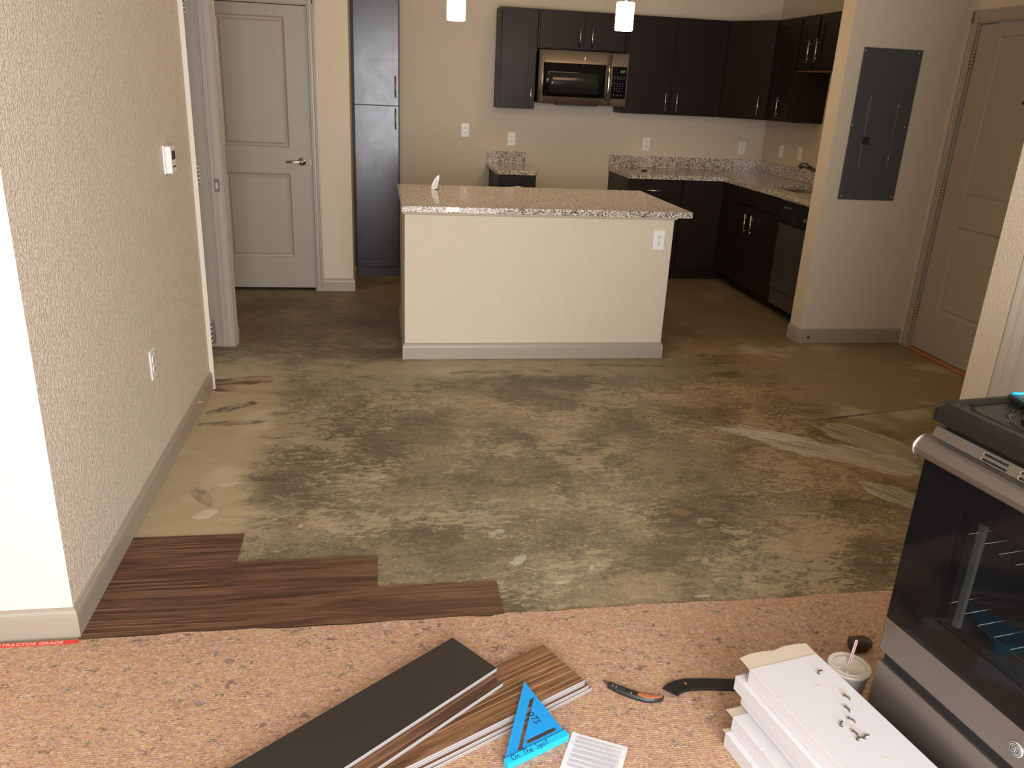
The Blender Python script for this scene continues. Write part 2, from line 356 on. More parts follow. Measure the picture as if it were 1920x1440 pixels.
def tube(bm, pts, r, n=8, taper=None):
    pts = [Vector(p) for p in pts]; rings = []; up = None
    for i, p in enumerate(pts):
        d = (pts[min(i+1, len(pts)-1)]-pts[max(i-1, 0)]).normalized()
        if up is None: up = d.orthogonal().normalized()
        a = (up-d*up.dot(d)).normalized(); up = a; b = d.cross(a)
        rr = r if taper is None else taper[i]
        rings.append([bm.verts.new(p+a*math.cos(2*math.pi*j/n)*rr+b*math.sin(2*math.pi*j/n)*rr) for j in range(n)])
    for k in range(len(rings)-1):
        for j in range(n):
            f = bm.faces.new((rings[k][j], rings[k][(j+1) % n], rings[k+1][(j+1) % n], rings[k+1][j])); f.smooth = True
    bm.faces.new(list(reversed(rings[0]))); bm.faces.new(rings[-1])
def ribbon(bm, pts, w, f):
    """flat stroke through 2-D pts, thin 3-D strip mapped by f(a,b)->xyz"""
    P = [Vector((p[0], p[1])) for p in pts]; L = []; Rr = []
    for i, p in enumerate(P):
        d = (P[min(i+1, len(P)-1)]-P[max(i-1, 0)])
        d = d.normalized() if d.length > 1e-9 else Vector((1, 0)); q = Vector((-d.y, d.x))*w/2
        L.append(bm.verts.new(f(*(p+q)))); Rr.append(bm.verts.new(f(*(p-q))))
    for i in range(len(P)-1): bm.faces.new((L[i], Rr[i], Rr[i+1], L[i+1]))
def sweep(bm, path, prof, left=True):
    """profile (offset out, z) along an XY path with mitred corners; out is to the left of the path"""
    P = [Vector(p) for p in path]; rings = []
    for i, p in enumerate(P):
        d0 = (P[i]-P[i-1]).normalized() if i > 0 else None; d1 = (P[i+1]-P[i]).normalized() if i < len(P)-1 else None
        nn = [Vector((-d.y, d.x)) for d in (d0, d1) if d is not None]
        if len(nn) == 2:
            mm = (nn[0]+nn[1]).normalized(); mm = mm/max(.2, mm.dot(nn[0]))
        else: mm = nn[0]
        if not left: mm = -mm
        rings.append([bm.verts.new((p.x+mm.x*o, p.y+mm.y*o, z)) for o, z in prof])
    k = len(prof)
    for a in range(len(rings)-1):
        for j in range(k): bm.faces.new((rings[a][j], rings[a][(j+1) % k], rings[a+1][(j+1) % k], rings[a+1][j]))
    bm.faces.new(rings[0]); bm.faces.new(list(reversed(rings[-1])))

ROOTM = {}
def finish(bm, name, m):
    bmesh.ops.recalc_face_normals(bm, faces=bm.faces)
    me = bpy.data.meshes.new(name); bm.to_mesh(me); bm.free()
    for x in (m if isinstance(m, (list, tuple)) else [m]): me.materials.append(MT[x])
    return me
def obj(name, bm, m, parent=None, local=False):
    """link bm as ONE object. Coordinates are world ones unless local=True (then the root's frame)."""
    me = finish(bm, name, m); o = bpy.data.objects.new(name, me); COL.objects.link(o)
    if parent is not None:
        r = parent
        while r.parent: r = r.parent
        if not local: me.transform(ROOTM.get(r.name, Matrix.Identity(4)).inverted())
        o.parent = parent
    return o
def thing(name, label, cat, loc=(0, 0, 0), rz=0.0, group=None):
    o = bpy.data.objects.new(name, None); COL.objects.link(o); o.empty_display_size = .05
    o.location = loc; o.rotation_euler = (0, 0, rz); o['label'] = label; o['category'] = cat
    if group: o['group'] = group
    ROOTM[o.name] = Matrix.Translation(loc) @ Matrix.Rotation(rz, 4, 'Z')
    return o
def tag(o, label, cat, group=None):
    o['label'] = label; o['category'] = cat
    if group: o['group'] = group
    return o
def struct(name, bm, m, label=None):
    o = obj(name, bm, m); o['kind'] = 'structure'
    if label: o['label'] = label
    return o
def text_mesh(name, s, size, m, parent, mw, shear=0.0, ext=.0003, local=True):
    cu = bpy.data.curves.new(name, 'FONT'); cu.body = s; cu.size = size; cu.shear = shear; cu.extrude = ext; cu.resolution_u = 3
    t = bpy.data.objects.new(name, cu); COL.objects.link(t)
    dg = bpy.context.evaluated_depsgraph_get(); dg.update()
    me = bpy.data.meshes.new_from_object(t.evaluated_get(dg)); bpy.data.objects.remove(t)
    me.name = name; me.transform(mw); me.materials.clear(); me.materials.append(MT[m])
    o = bpy.data.objects.new(name, me); COL.objects.link(o)
    if parent is not None: o.parent = parent
    return o

# ------------------------------------------------------------------ key planes (metres)
XL = -0.883; YW = 2.135; YA = 4.19; YJ = 4.93; YRET = 5.06
YB = 7.554; XR = 3.604; XC = 3.598; ZC = 2.74
YD = 6.369; XS = -.205; XRET = -1.75
XK = 2.84; YK0 = 4.979; YK1 = 5.124
XN = 2.10; YN0 = 2.372; YN1 = 2.492
XLL = -3.6; XRR = 4.4; YBK = -1.40

# ------------------------------------------------------------------ shell
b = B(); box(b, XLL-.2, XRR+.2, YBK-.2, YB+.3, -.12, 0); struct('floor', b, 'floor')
b = B(); box(b, XLL-.2, XRR+.2, YBK-.2, YB+.3, ZC, ZC+.12); struct('ceiling', b, 'ceiling')
b = B(); box(b, XS-.4, XR+.12, YB, YB+.12, 0, ZC); struct('wall_back', b, 'wall')
b = B(); box(b, XR, XR+.12, YK1, YB, 0, ZC); struct('wall_kitchen_right', b, 'wall')
b = B(); box(b, XK, XR+.12, YK0, YK1, 0, ZC); struct('wall_hall', b, 'wall')
# left wall with door opening to the side room
b = B()
box(b, XL-.127, XL, YW, YA, 0, ZC); box(b, XL-.127, XL, YA, YJ+.012, 2.06, ZC); box(b, XL-.127, XL, YJ+.012, YRET, 0, ZC)
wl = struct('wall_left', b, ['wall_left', 'wall_front'])
for p_ in wl.data.polygons:
    if p_.normal.y < -.9 and p_.center.y < YW+.01: p_.material_index = 1
b = B(); box(b, XLL, XL-.1271, YW, YW+.12, 0, ZC); struct('wall_front_left', b, 'wall_front')
b = B(); box(b, XRET, XL-.127, YRET-.12, YRET, 0, ZC); struct('wall_corridor', b, 'wall')
b = B(); box(b, XRET-.12, XRET, YRET-.12, YD+.12, 0, ZC); struct('wall_corridor_side', b, 'wall')
# wall with the two-panel door
b = B()
box(b, XRET, -1.272, YD, YD+.12, 0, ZC); box(b, -1.272, -.483, YD, YD+.12, 2.045, ZC); box(b, -.483, XS, YD, YD+.12, 0, ZC)
struct('wall_closet', b, 'wall')
b = B(); box(b, XS-.12, XS, YD+.12, YB, 0, ZC); struct('wall_pantry_side', b, 'wall')
# entry wall with door opening, stub wall with closet door
b = B()
box(b, XC, XC+.12, 4.865, YK0, 0, ZC); box(b, XC, XC+.12, 3.93, 4.865, 2.06, ZC); box(b, XC, XC+.12, YN1, 3.93, 0, ZC)
struct('wall_entry', b, 'wall')
b = B()
box(b, XN, 2.18, YN0, YN1, 0, ZC); box(b, 2.18, 3.00, YN0, YN1, 2.06, ZC); box(b, 3.00, XRR, YN0, YN1, 0, ZC)
struct('wall_stub', b, 'wall')
b = B(); box(b, XRR, XRR+.12, YBK, YN0, 0, ZC); struct('wall_right', b, 'wall')
b = B(); box(b, XLL-.12, XLL, YBK, YW+.12, 0, ZC); struct('wall_left_far', b, 'wall')
# wall behind the camera with the big window opening
b = B()
wx0, wx1, wz0, wz1 = -.63, 1.87, .08, 2.36
vx0, vx1, vz0, vz1 = -3.15, -1.55, .65, 2.25
box(b, XLL-.12, vx0, YBK-.12, YBK, 0, ZC); box(b, vx1, wx0, YBK-.12, YBK, 0, ZC); box(b, vx0, vx1, YBK-.12, YBK, 0, vz0); box(b, vx0, vx1, YBK-.12, YBK, vz1, ZC); box(b, wx1, XRR+.12, YBK-.12, YBK, 0, ZC)
box(b, wx0, wx1, YBK-.12, YBK, 0, wz0); box(b, wx0, wx1, YBK-.12, YBK, wz1, ZC)
struct('wall_rear', b, 'wall')
b = B()
for x in (wx0, .60, wx1-.05): box(b, x, x+.05, YBK-.10, YBK-.04, wz0, wz1)
box(b, wx0, wx1, YBK-.10, YBK-.04, wz0, wz0+.05); box(b, wx0, wx1, YBK-.10, YBK-.04, wz1-.05, wz1)
struct('window_1', b, 'white')
b = B()
for x in (vx0, vx1-.05): box(b, x, x+.05, YBK-.10, YBK-.04, vz0, vz1)
for z in (vz0, 1.43, vz1-.05): box(b, vx0, vx1, YBK-.10, YBK-.04, z, z+.05)
struct('window_2', b, 'white')

# --- baseboards
BP = [(0, 0), (.013, 0), (.013, .072), (.011, .084), (.0065, .092), (.0065, .097), (.004, .099), (0, .099)]
def baseb(name, path, left, label=None, m='trim'):
    b = B(); sweep(b, path, BP, left); o = struct(name, b, m, label); return o
baseb('baseboard_left', [(XLL, YW), (XL, YW), (XL, YA)], False)
baseb('baseboard_corridor', [(XL, 4.99), (XL, YRET), (XRET, YRET)], False)
baseb('baseboard_closet', [(-.432, YD), (XS, YD), (XS, YD+.5)], False)
baseb('baseboard_hall', [(XK, YK1), (XK, YK0), (XC, YK0)], False)
baseb('baseboard_stub', [(XC, YN1), (XN, YN1), (XN, YN0)], False)

# --- door casings
def casing(bm, x0, x1, y, z0, z1, out=-1, horizontal=False, axis='y', rev=False):
    """moulded casing strip. axis 'y': lies in a plane y=const spanning x0..x1, sticks out by out*thickness"""
    w = x1-x0
    pr = [(0, 0), (0, .017), (.06, .019), (.12, .016), (.22, .016), (.30, .012), (.52, .011), (.62, .014), (.74, .014), (.82, .009), (1, .008), (1, 0)]
    if rev: pr = [(1-a, t) for a, t in pr][::-1]
    pts = [(x0+a*w, y+out*t) for a, t in pr]
    if axis == 'y': f = lambda a, b_, c: (a, b_, c)
    else: f = lambda a, b_, c: (b_, a, c)
    prism(bm, pts, z0, z1, f)
# left opening: casing legs on wall face x=XL (strip runs in y)
b = B()
casing(b, YA, YA+.062, XL, 0, 2.10, 1, axis='x'); casing(b, YJ, YJ+.058, XL, 0, 2.10, 1, axis='x', rev=True)
box(b, XL, XL+.014, YA, YJ+.058, 2.04, 2.10)
struct('trim_left_opening', b, 'trim')
b = B(); box(b, XL-.001, XL+.0215, YA-.004, YA+.0005, .0, 2.1, 0)
struct('trim_caulk_bead', b, 'caulk')
# jambs of that opening
b = B()
box(b, XL-.130, XL+.001, YJ, YJ+.012, 0, 2.05); box(b, XL-.130, XL+.001, YA+.05, YA+.062, 0, 2.05); box(b, XL-.130, XL+.001, YA+.062, YJ, 2.038, 2.05)
box(b, XL-.072, XL-.062, YJ-.010, YJ, 0, 2.038, .002); box(b, XL-.062, XL-.036, YJ-.006, YJ, 0, 2.038, .002)
jamb = struct('trim_left_jamb', b, 'trim')
b = B(); box(b, -.927, -.897, YJ-.0075, YJ-.005, .925, .998, .001); sp_ = obj('strike_plate', b, 'chrome', jamb)
b = B(); box(b, -.918, -.906, YJ-.0085, YJ-.0074, .945, .978); obj('latch_hole', b, 'glue', sp_)
for z0, z1 in ((.965, 1.075), (.02, .165), (1.85, 1.95)):
    b = B()
    for k in range(5):
        h = (z1-z0)/5; cyl(b, (-1.008, YJ-.008, z0+k*h+.001), (-1.008, YJ-.008, z0+(k+1)*h-.001), .006, n=8)
    cyl(b, (-1.008, YJ-.008, z1), (-1.008, YJ-.008, z1+.006), .004, n=8); box(b, -1.006, -.985, YJ-.002, YJ-.0005, z0, z1)
    obj('hinge', b, 'nickel', jamb)

# two-panel door leaf, in the local frame x across 0..w, y front 0 (faces -y), z up
def ring(bm, r0, y0, r1, y1, f):
    def c(r, y): return [bm.verts.new(f(a, y, z)) for a, z in ((r[0], r[2]), (r[1], r[2]), (r[1], r[3]), (r[0], r[3]))]
    A = c(r0, y0); C = c(r1, y1)
    for i in range(4): bm.faces.new((A[i], A[(i+1) % 4], C[(i+1) % 4], C[i]))
def leaf(bm, w, h, panels, f, th=.035, z0=.012):
    xs = panels[0][0], panels[0][1]
    def bx(a0, a1, c0, c1, y0=0, y1=th):
        vs = [bm.verts.new(f(a, y, z)) for z in (c0, c1) for y in (y0, y1) for a in (a0, a1)]
        for q in ((0, 2, 3, 1), (4, 5, 7, 6), (0, 1, 5, 4), (2, 6, 7, 3), (0, 4, 6, 2), (1, 3, 7, 5)): bm.faces.new([vs[i] for i in q])
    bx(0, xs[0], z0, h); bx(xs[1], w, z0, h)
    zs = sorted([z for p in panels for z in p[2:]])
    zz = [z0]+zs+[h]
    for i in range(0, len(zz), 2): bx(xs[0], xs[1], zz[i], zz[i+1])
    for p in panels:
        r = list(p)
        def ins(k): return (r[0]+k, r[1]-k, r[2]+k, r[3]-k)
        ring(bm, r, 0, ins(.010), .008, f); ring(bm, ins(.010), .008, ins(.022), .010, f)
        ring(bm, ins(.022), .010, ins(.036), .004, f); ring(bm, ins(.036), .004, ins(.040), .004, f)
        i = ins(.040); bm.faces.new([bm.verts.new(f(a, .004, z)) for a, z in ((i[0], i[2]), (i[1], i[2]), (i[1], i[3]), (i[0], i[3]))])
        bx(r[0], r[1], r[2], r[3], .012, th)
# door_1 : far left interior door
b = B(); DX = -1.259
leaf(b, .762, 2.03, [(.14, .612, .255, .885), (.14, .612, 1.072, 1.955)], lambda a, y, z: (DX+a, YD+.012+y, z), z0=.022)
d1 = struct('door_1', b, 'door', 'taupe two panel interior door with lever handle')
b = B(); lathe(b, (-.560, YD+.010, .975), [(.030, 0), (.030, .004), (.026, .009), (.012, .011), (.012, .035), (.0, .036)], 24, 'Y')
h_ = obj('handle_rose', b, 'nickel', d1)
b = B(); tube(b, [(-.560, YD-.026, .975), (-.585, YD-.030, .975), (-.62, YD-.034, .974), (-.672, YD-.034, .971)], .009, 10, [.010, .009, .008, .0075]); obj('lever', b, 'nickel', h_)
b = B(); box(b, -.4995, -.4965, YD+.002, YD+.012, .955, .995); obj('latch_plate', b, 'chrome', d1)
b = B()
casing(b, -.492+.005, -.430, YD, 0, 2.10, -1); casing(b, -1.335, -1.267, YD, 0, 2.10, -1, rev=True); box(b, -1.335, -.430, YD-.014, YD, 2.045, 2.108)
box(b, -.496, -.483, YD, YD+.12, 0, 2.045); box(b, -1.272, -1.26, YD, YD+.12, 0, 2.045); box(b, -1.26, -.496, YD, YD+.12, 2.035, 2.045)
struct('trim_closet_door', b, 'trim')
b = B(); box(b, -1.262, -.494, YD+.055, YD+.118, 0.001, 2.034); struct('trim_closet_stop', b, 'void')

# door_2 : entry door in the hall, hinged at its far side
b = B(); f2 = lambda a, y, z: (XC+.012+y, 4.852-a, z)
leaf(b, .905, 2.045, [(.175, .76, .300, .865), (.175, .76, 1.035, 1.975)], f2, .044, .022)
d2_ = struct('door_2', b, 'door', 'taupe two panel entry door with three hinges')
for z0, z1 in ((1.80, 1.90), (1.005, 1.105), (.22, .322)):
    b = B()
    for k in range(5):
        h = (z1-z0)/5; cyl(b, (XC-.002, 4.857, z0+k*h+.001), (XC-.002, 4.857, z0+(k+1)*h-.001), .0075, n=10)
    cyl(b, (XC-.002, 4.857, z1), (XC-.002, 4.857, z1+.006), .005, n=8); cyl(b, (XC-.002, 4.857, z0-.006), (XC-.002, 4.857, z0), .005, n=8)
    obj('hinge', b, 'brass', d2_)
b = B(); lathe(b, (XC+.010, 4.358, 1.61), [(.0, -.004), (.009, -.004), (.011, 0), (.011, .004)], 14, 'X'); obj('peephole', b, 'slot', d2_)
b = B()
casing(b, 4.866, 4.932, XC, 0, 2.12, -1, axis='x'); casing(b, 3.86, 3.93, XC, 0, 2.12, -1, axis='x', rev=True); box(b, XC-.014, XC, 3.86, 4.932, 2.058, 2.125)
box(b, XC, XC+.12, 4.855, 4.866, 0, 2.06); box(b, XC, XC+.12, 3.93, 3.941, 0, 2.06); box(b, XC, XC+.12, 3.941, 4.855, 2.05, 2.06)
struct('trim_entry_door', b, 'trim')
b = B(); box(b, XC-.022, XC+.10, 3.942, 4.854, 0, .017, .004); struct('trim_threshold', b, 'threshold')
# door_3 : closet door in the stub wall, mostly behind the range
b = B(); leaf(b, .79, 2.04, [(.14, .65, .25, .86), (.14, .65, 1.05, 1.95)], lambda a, y, z: (2.194+a, YN0+.03+y, z))
struct('door_3', b, 'door', 'taupe closet door in the stub wall behind the range')
b = B()
casing(b, XN+.001, XN+.068, YN0, 0, 2.12, -1, rev=True); casing(b, 2.998, 3.065, YN0, 0, 2.12, -1); box(b, XN+.001, 3.065, YN0-.014, YN0, 2.058, 2.125)
box(b, 2.17, 2.19, YN0, YN1, 0, 2.06); box(b, 2.988, 3.00, YN0, YN1, 0, 2.06)
struct('trim_stub_door', b, 'trim')

# ------------------------------------------------------------------ installed planks, padding, tape
def plank_bm(l, w, t=.005, bev=.0008):
    b = B(); box(b, 0, l, 0, w, 0, t, bev); return b
for i, (x1, y0, y1, lab) in enumerate((
        (.375, 2.1165, 2.3025, 'longest dark walnut vinyl plank, laid along the padding edge'),
        (-.018, 2.3033, 2.4887, 'middle length dark walnut vinyl plank of the three laid rows'),
        (-.4925, 2.4895, 2.675, 'shortest dark walnut vinyl plank of the laid rows, farthest back'))):
    l = x1-(XL+.008)
    o = obj('vinyl_plank', plank_bm(l, y1-y0), 'plank'); o.location = (XL+.008, y0, .0005); tag(o, lab, 'floor plank', 'vinyl planks already laid on the slab')
b = B()
# padding with a slightly wavy cut edge
xs = [XLL+.05+i*(4.85-XLL)/120 for i in range(121)]
edge = []
for x in xs:
    e = 2.106+.004*math.sin(x*9)+.003*math.sin(x*31+1)
    if x < XL+.02: e = 2.098
    if x > .39: e += .012
    edge.append((x, e))
TH = .009
top = [b.verts.new((x, y, TH)) for x, y in edge]; low = [b.verts.new((x, y+.002, .0005)) for x, y in edge]; rear = [b.verts.new((x, -1.3, TH)) for x, y in edge]
rl = [b.verts.new((x, -1.3, .0005)) for x, y in edge]
for i in range(120):
    b.faces.new((top[i], top[i+1], low[i+1], low[i])); b.faces.new((rear[i], rear[i+1], top[i+1], top[i])); b.faces.new((rl[i], rl[i+1], rear[i+1], rear[i])); b.faces.new((low[i], low[i+1], rl[i+1], rl[i]))
b.faces.new((top[0], low[0], rl[0], rear[0])); b.faces.new((top[-1], rear[-1], rl[-1], low[-1]))
tag(obj('carpet_padding', b, 'pad'), 'mottled pink and tan foam carpet padding covering the foreground floor', 'carpet padding')
t = thing('seam_tape', 'red printed tape strip along the padding edge below the left baseboard', 'tape', (-1.6, 2.085, TH))
b = B(); box(b, -2.4, XL+.016, 2.086, 2.1035, TH, TH+.0012); obj('strip', b, 'red', t)
mw = Matrix.Translation((.125, .0035, .0014))
text_mesh('lettering', 'CONTRACTOR GRADE', .0165, 'tapetext', t, Matrix.Translation((.482, .004, .0014)) @ Matrix.Scale(1.22, 4, (1, 0, 0)))

# ------------------------------------------------------------------ wall plates
def outlet(loc, rz, label, group='duplex outlets on the kitchen back wall', kind='outlet', w=.072, h=.118):
    """faces local -y, centre at loc"""
    t = thing('wall_outlet' if kind == 'outlet' else 'light_switch', label, 'outlet' if kind == 'outlet' else 'switch', loc, rz, group)
    b = B(); box(b, -w/2, w/2, -.006, 0, -h/2, h/2, .0025); obj('cover_plate', b, 'white', t, True)
    if kind == 'outlet':
        for s in (1, -1):
            z = s*.0195
            b = B()
            pts = [(.0165*math.cos(a), max(-.0125, min(.0125, .0165*math.sin(a)))) for a in [i*math.pi/10 for i in range(20)]]
            prism(b, pts, -.0085, -.005, lambda a, c, y: (a, y, z+c)); r_ = obj('receptacle', b, 'white', t, True)
            b = B()
            box(b, -.0082, -.0052, -.0095, -.0084, z-.003, z+.007); box(b, .0050, .0076, -.0095, -.0084, z-.002, z+.006); cyl(b, (0, -.0095, z-.0075), (0, -.0084, z-.0075), .0032, n=10)
            obj('slot', b, 'slot', r_, True)
        b = B(); cyl(b, (0, -.0075, 0), (0, -.005, 0), .003, n=10); obj('screw', b, 'nickel', t, True)
    else:
        b = B(); box(b, -.017, .017, -.009, -.005, -.034, .034, .001); obj('rocker', b, 'white', t, True)
        for s in (1, -1):
            b = B(); cyl(b, (0, -.0072, s*.048), (0, -.005, s*.048), .003, n=8); obj('screw', b, 'nickel', t, True)
    return t
outlet((.765, YB, 1.186), 0, 'white outlet on the back wall left of the small granite backsplash')
outlet((1.187, YB, 1.126), 0, 'white outlet on the back wall just above the small granite backsplash')
outlet((2.454, YB, 1.126), 0, 'white outlet above the long backsplash, nearer the microwave')
outlet((3.398, YB, 1.123), 0, 'white outlet above the long backsplash, near the kitchen corner')
outlet((XR, 7.158, 1.13), R(-90), 'pale wall switch on the right kitchen wall, nearer the corner', 'plates on the right kitchen wall', 'switch')
outlet((XR, 6.812, 1.135), R(-90), 'pale outlet on the right kitchen wall behind the faucet', 'plates on the right kitchen wall')
outlet((XL, 3.18, .483), R(90), 'white outlet low on the left textured wall', None)
outlet((1.655, 4.6735, .741), 0, 'white outlet at the upper right of the island front', None)
t = thing('thermostat', 'white thermostat with dark display on the left wall', 'thermostat', (XL, 3.70, 1.213), R(90))
b = B(); box(b, -.045, .045, -.008, 0, -.058, .058, .002); obj('mounting_plate', b, 'white', t, True)
b = B(); box(b, -.042, .042, -.033, -.008, -.055, .055, .004, 2); obj('housing', b, 'white', t, True)
b = B(); box(b, -.028, .028, -.0338, -.0328, .000, .036); obj('display', b, 'slot', t, True)
for k in range(3):
    b = B(); box(b, -.026+k*.019, -.012+k*.019, -.0345, -.0328, -.032, -.024, .0005); obj('button', b, 'key', t, True)
t = thing('door_stop', 'small chrome door stop screwed to the left baseboard', 'door stop', (XL+.013, 3.86, .055), 0)
b = B(); cyl(b, (XL+.012, 3.86, .055), (XL+.016, 3.86, .055), .010, n=14); obj('base', b, 'chrome', t)
b = B(); cyl(b, (XL+.016, 3.86, .055), (XL+.026, 3.86, .055), .004, n=10); obj('stem', b, 'chrome', t)
b = B(); lathe(b, (2.905, YK0-.0128, .042), [(.0, .004), (.009, .003), (.012, 0)][::-1], 14, 'Y'); tag(obj('door_bumper', b, 'olive'), 'small brown bumper hole plug on the baseboard below the electrical panel', 'bumper')

# ------------------------------------------------------------------ electrical panel
t = thing('electrical_panel', 'tall dark grey breaker panel cover on the hall wall', 'electrical panel', (3.138, YK0, 1.43))
b = B(); box(b, 2.942, 3.338, YK0-.009, YK0, .975, 1.892, .002); obj('cover', b, 'panel', t)
b = B(); box(b, 3.042, 3.236, YK0-.0125, YK0-.008, 1.178, 1.637, .0015); pdoor = obj('door', b, 'panel', t)
b = B(); box(b, 3.0385, 3.0425, YK0-.0135, YK0-.008, 1.19, 1.620); obj('flange', b, 'panel_edge', pdoor)
b = B(); box(b, 3.2355, 3.238, YK0-.0145, YK0-.008, 1.18, 1.632); obj('flange', b, 'panel_edge', pdoor)
for z in (1.24, 1.56):
    b = B(); cyl(b, (3.237, YK0-.015, z-.013), (3.237, YK0-.015, z+.013), .0028, n=8); obj('hinge', b, 'screwhead', pdoor)
b = B(); box(b, 3.032, 3.082, YK0-.0165, YK0-.012, 1.322, 1.368, .002); box(b, 3.052, 3.060, YK0-.019, YK0-.016, 1.330, 1.350); obj('latch', b, 'blacksatin', pdoor)
for x, z in ((2.953, 1.872), (3.313, 1.874), (2.951, 1.436), (3.311, 1.438), (2.962, .998), (3.318, .998)):
    b = B(); lathe(b, (x, YK0-.009, z), [(.0055, 0), (.0048, .0022), (.0, .003)], 10, 'Y'); obj('screw', b, 'screwhead', t)

# ------------------------------------------------------------------ cabinets
def shaker(bm, x0, x1, z0, z1, f, fr=.052, th=.019):
    """shaker front in local plane; f(a, y, z): y=0 is the front face, +y into cabinet"""
    def bx(a0, a1, c0, c1, y0, y1):
        vs = [bm.verts.new(f(a, y, z)) for z in (c0, c1) for y in (y0, y1) for a in (a0, a1)]
        for q in ((0, 2, 3, 1), (4, 5, 7, 6), (0, 1, 5, 4), (2, 6, 7, 3), (0, 4, 6, 2), (1, 3, 7, 5)): bm.faces.new([vs[i] for i in q])
    bx(x0, x0+fr, z0, z1, 0, th); bx(x1-fr, x1, z0, z1, 0, th); bx(x0+fr, x1-fr, z0, z0+fr, 0, th); bx(x0+fr, x1-fr, z1-fr, z1, 0, th)
    bx(x0+fr-.001, x1-fr+.001, z0+fr-.001, z1-fr+.001, .006, th)
def bar_handle(bm, a0, z0, a1, z1, f, r=.0055, off=.030):
    P0 = Vector(f(a0, -off, z0)); P1 = Vector(f(a1, -off, z1)); cyl(bm, P0, P1, r, n=10)
    for k in (.18, .82):
        a = a0+(a1-a0)*k; z = z0+(z1-z0)*k
        cyl(bm, Vector(f(a, -off, z)), Vector(f(a, 0, z)), r*.8, n=8)
def cab_front(root, f, x0, x1, z0, z1, handle=None, kind='door', fr=.052, m='cab', hm='nickel'):
    b = B(); shaker(b, x0, x1, z0, z1, f, fr); d = obj(kind, b, m, root)
    if handle:
        b = B(); bar_handle(b, *handle, f); obj('handle', b, hm, d)
    return d
# pantry
YP = 6.917
t = thing('pantry_cabinet', 'tall dark espresso pantry cabinet at the end of the closet wall', 'cabinet', ((XS+.168)/2, YP+.3, 0))
b = B(); box(b, XS+.002, .170, YP+.019, YB-.002, .0, 2.19, .001); obj('body', b, 'cab', t)
b = B(); box(b, XS+.002, XS+.018, YP+.004, YP+.019, .005, 2.19); obj('filler', b, 'cab', t)
b = B(); box(b, XS+.018, .168, YP+.006, YP+.019, .0, .072); obj('toe_kick', b, 'blacksatin', t)
fp = lambda a, y, z: (a, YP+y, z)
cab_front(t, fp, XS+.022, .160, .078, 1.377, (.137, 1.203, .137, 1.362), m='pantry', hm='steeldark', fr=.040)
cab_front(t, fp, XS+.022, .160, 1.385, 2.18, (.137, 1.444, .137, 1.606), m='pantry', hm='steeldark', fr=.040)
# base cabinet left of the range gap
YF = 6.882; fb = lambda a, y, z: (a, YF+y, z)
t = thing('base_cabinet', 'narrow dark base cabinet with a drawer left of the range gap', 'cabinet', (1.15, 7.2, 0))
b = B(); box(b, .992, 1.308, YF+.02, YB-.002, .09, .878, .001); box(b, 1.0, 1.30, YF+.08, YB-.01, 0, .09); obj('body', b, 'cab', t)
cab_front(t, fb, .997, 1.303, .715, .868, (1.076, .783, 1.236, .783), 'drawer', .04)
cab_front(t, fb, .997, 1.303, .105, .705, (1.27, .50, 1.27, .66))
t = thing('base_cabinet', 'dark base cabinet with a drawer right of the range gap', 'cabinet', (2.37, 7.2, 0))
b = B(); box(b, 2.118, 2.60, YF+.02, YB-.002, .09, .878, .001); box(b, 2.12, 2.60, YF+.045, YB-.01, 0, .09); obj('body', b, 'cab', t)
cab_front(t, fb, 2.123, 2.596, .715, .868, (2.278, .785, 2.447, .783), 'drawer', .04)
cab_front(t, fb, 2.123, 2.596, .105, .705, (2.16, .50, 2.16, .66))
XF = 2.981; fx = lambda a, y, z: (XF+y, a, z)
t = thing('corner_base_cabinet', 'dark corner base cabinet where the two counter runs meet', 'cabinet', (3.2, 7.1, 0))
b = B(); box(b, 2.604, XF+.02, YF+.02, YB-.002, .09, .878, .001); box(b, XF+.02, XR-.002, 6.74, YB-.002, .09, .878, .001); box(b, 2.604, XF+.06, YF+.045, YB-.01, 0, .09); obj('body', b, 'cab', t)
cab_front(t, fb, 2.608, XF-.004, .105, .868)
b = B(); box(b, XF, XF+.02, 6.745, YF+.018, .09, .878); obj('filler', b, 'cab', t)
t = thing('sink_base_cabinet', 'dark sink base cabinet with two doors and long bar handles', 'cabinet', (3.28, 6.26, 0))
b = B(); box(b, XF+.02, XR-.002, 5.793, 6.735, .09, .70, .001); box(b, XF+.02, XF+.05, 5.793, 6.735, .70, .878); box(b, XF+.09, XR-.01, 5.80, 6.735, 0, .09); obj('body', b, 'cab', t)
b = B(); shaker(b, 5.797, 6.731, .745, .870, fx, .04); obj('false_drawer_front', b, 'cab', t)
cab_front(t, fx, 6.267, 6.731, .105, .735, (6.318, .516, 6.318, .680))
cab_front(t, fx, 5.797, 6.261, .105, .735, (6.205, .516, 6.205, .680))
# dishwasher
t = thing('dishwasher', 'built-in dishwasher with black control panel and steel door', 'dishwasher', (3.28, 5.47, 0))
b = B(); box(b, XF+.02, XR-.02, 5.175, 5.785, .10, .872, .001); obj('tub', b, 'blacksatin', t)
b = B(); box(b, XF-.004, XF+.02, 5.178, 5.782, .205, .700, .003); obj('door', b, 'steeldark', t)
b = B(); box(b, XF+.004, XF+.02, 5.178, 5.782, .085, .198, .002); obj('access_panel', b, 'steeldark', t)
b = B(); box(b, XF-.012, XF+.02, 5.178, 5.782, .706, .860, .004); cpn = obj('control_panel', b, 'black', t)
b = B(); cyl(b, (XF-.030, 5.36, .765), (XF-.010, 5.36, .765), .022, .026, 18); dial = obj('dial', b, 'black', cpn)
b = B(); box(b, XF-.032, XF-.029, 5.358, 5.362, .765, .784); obj('pointer', b, 'white', dial)
b = B(); box(b, XF-.0135, XF-.0115, 5.60, 5.72, .815, .828); obj('label_print', b, 'key', cpn)
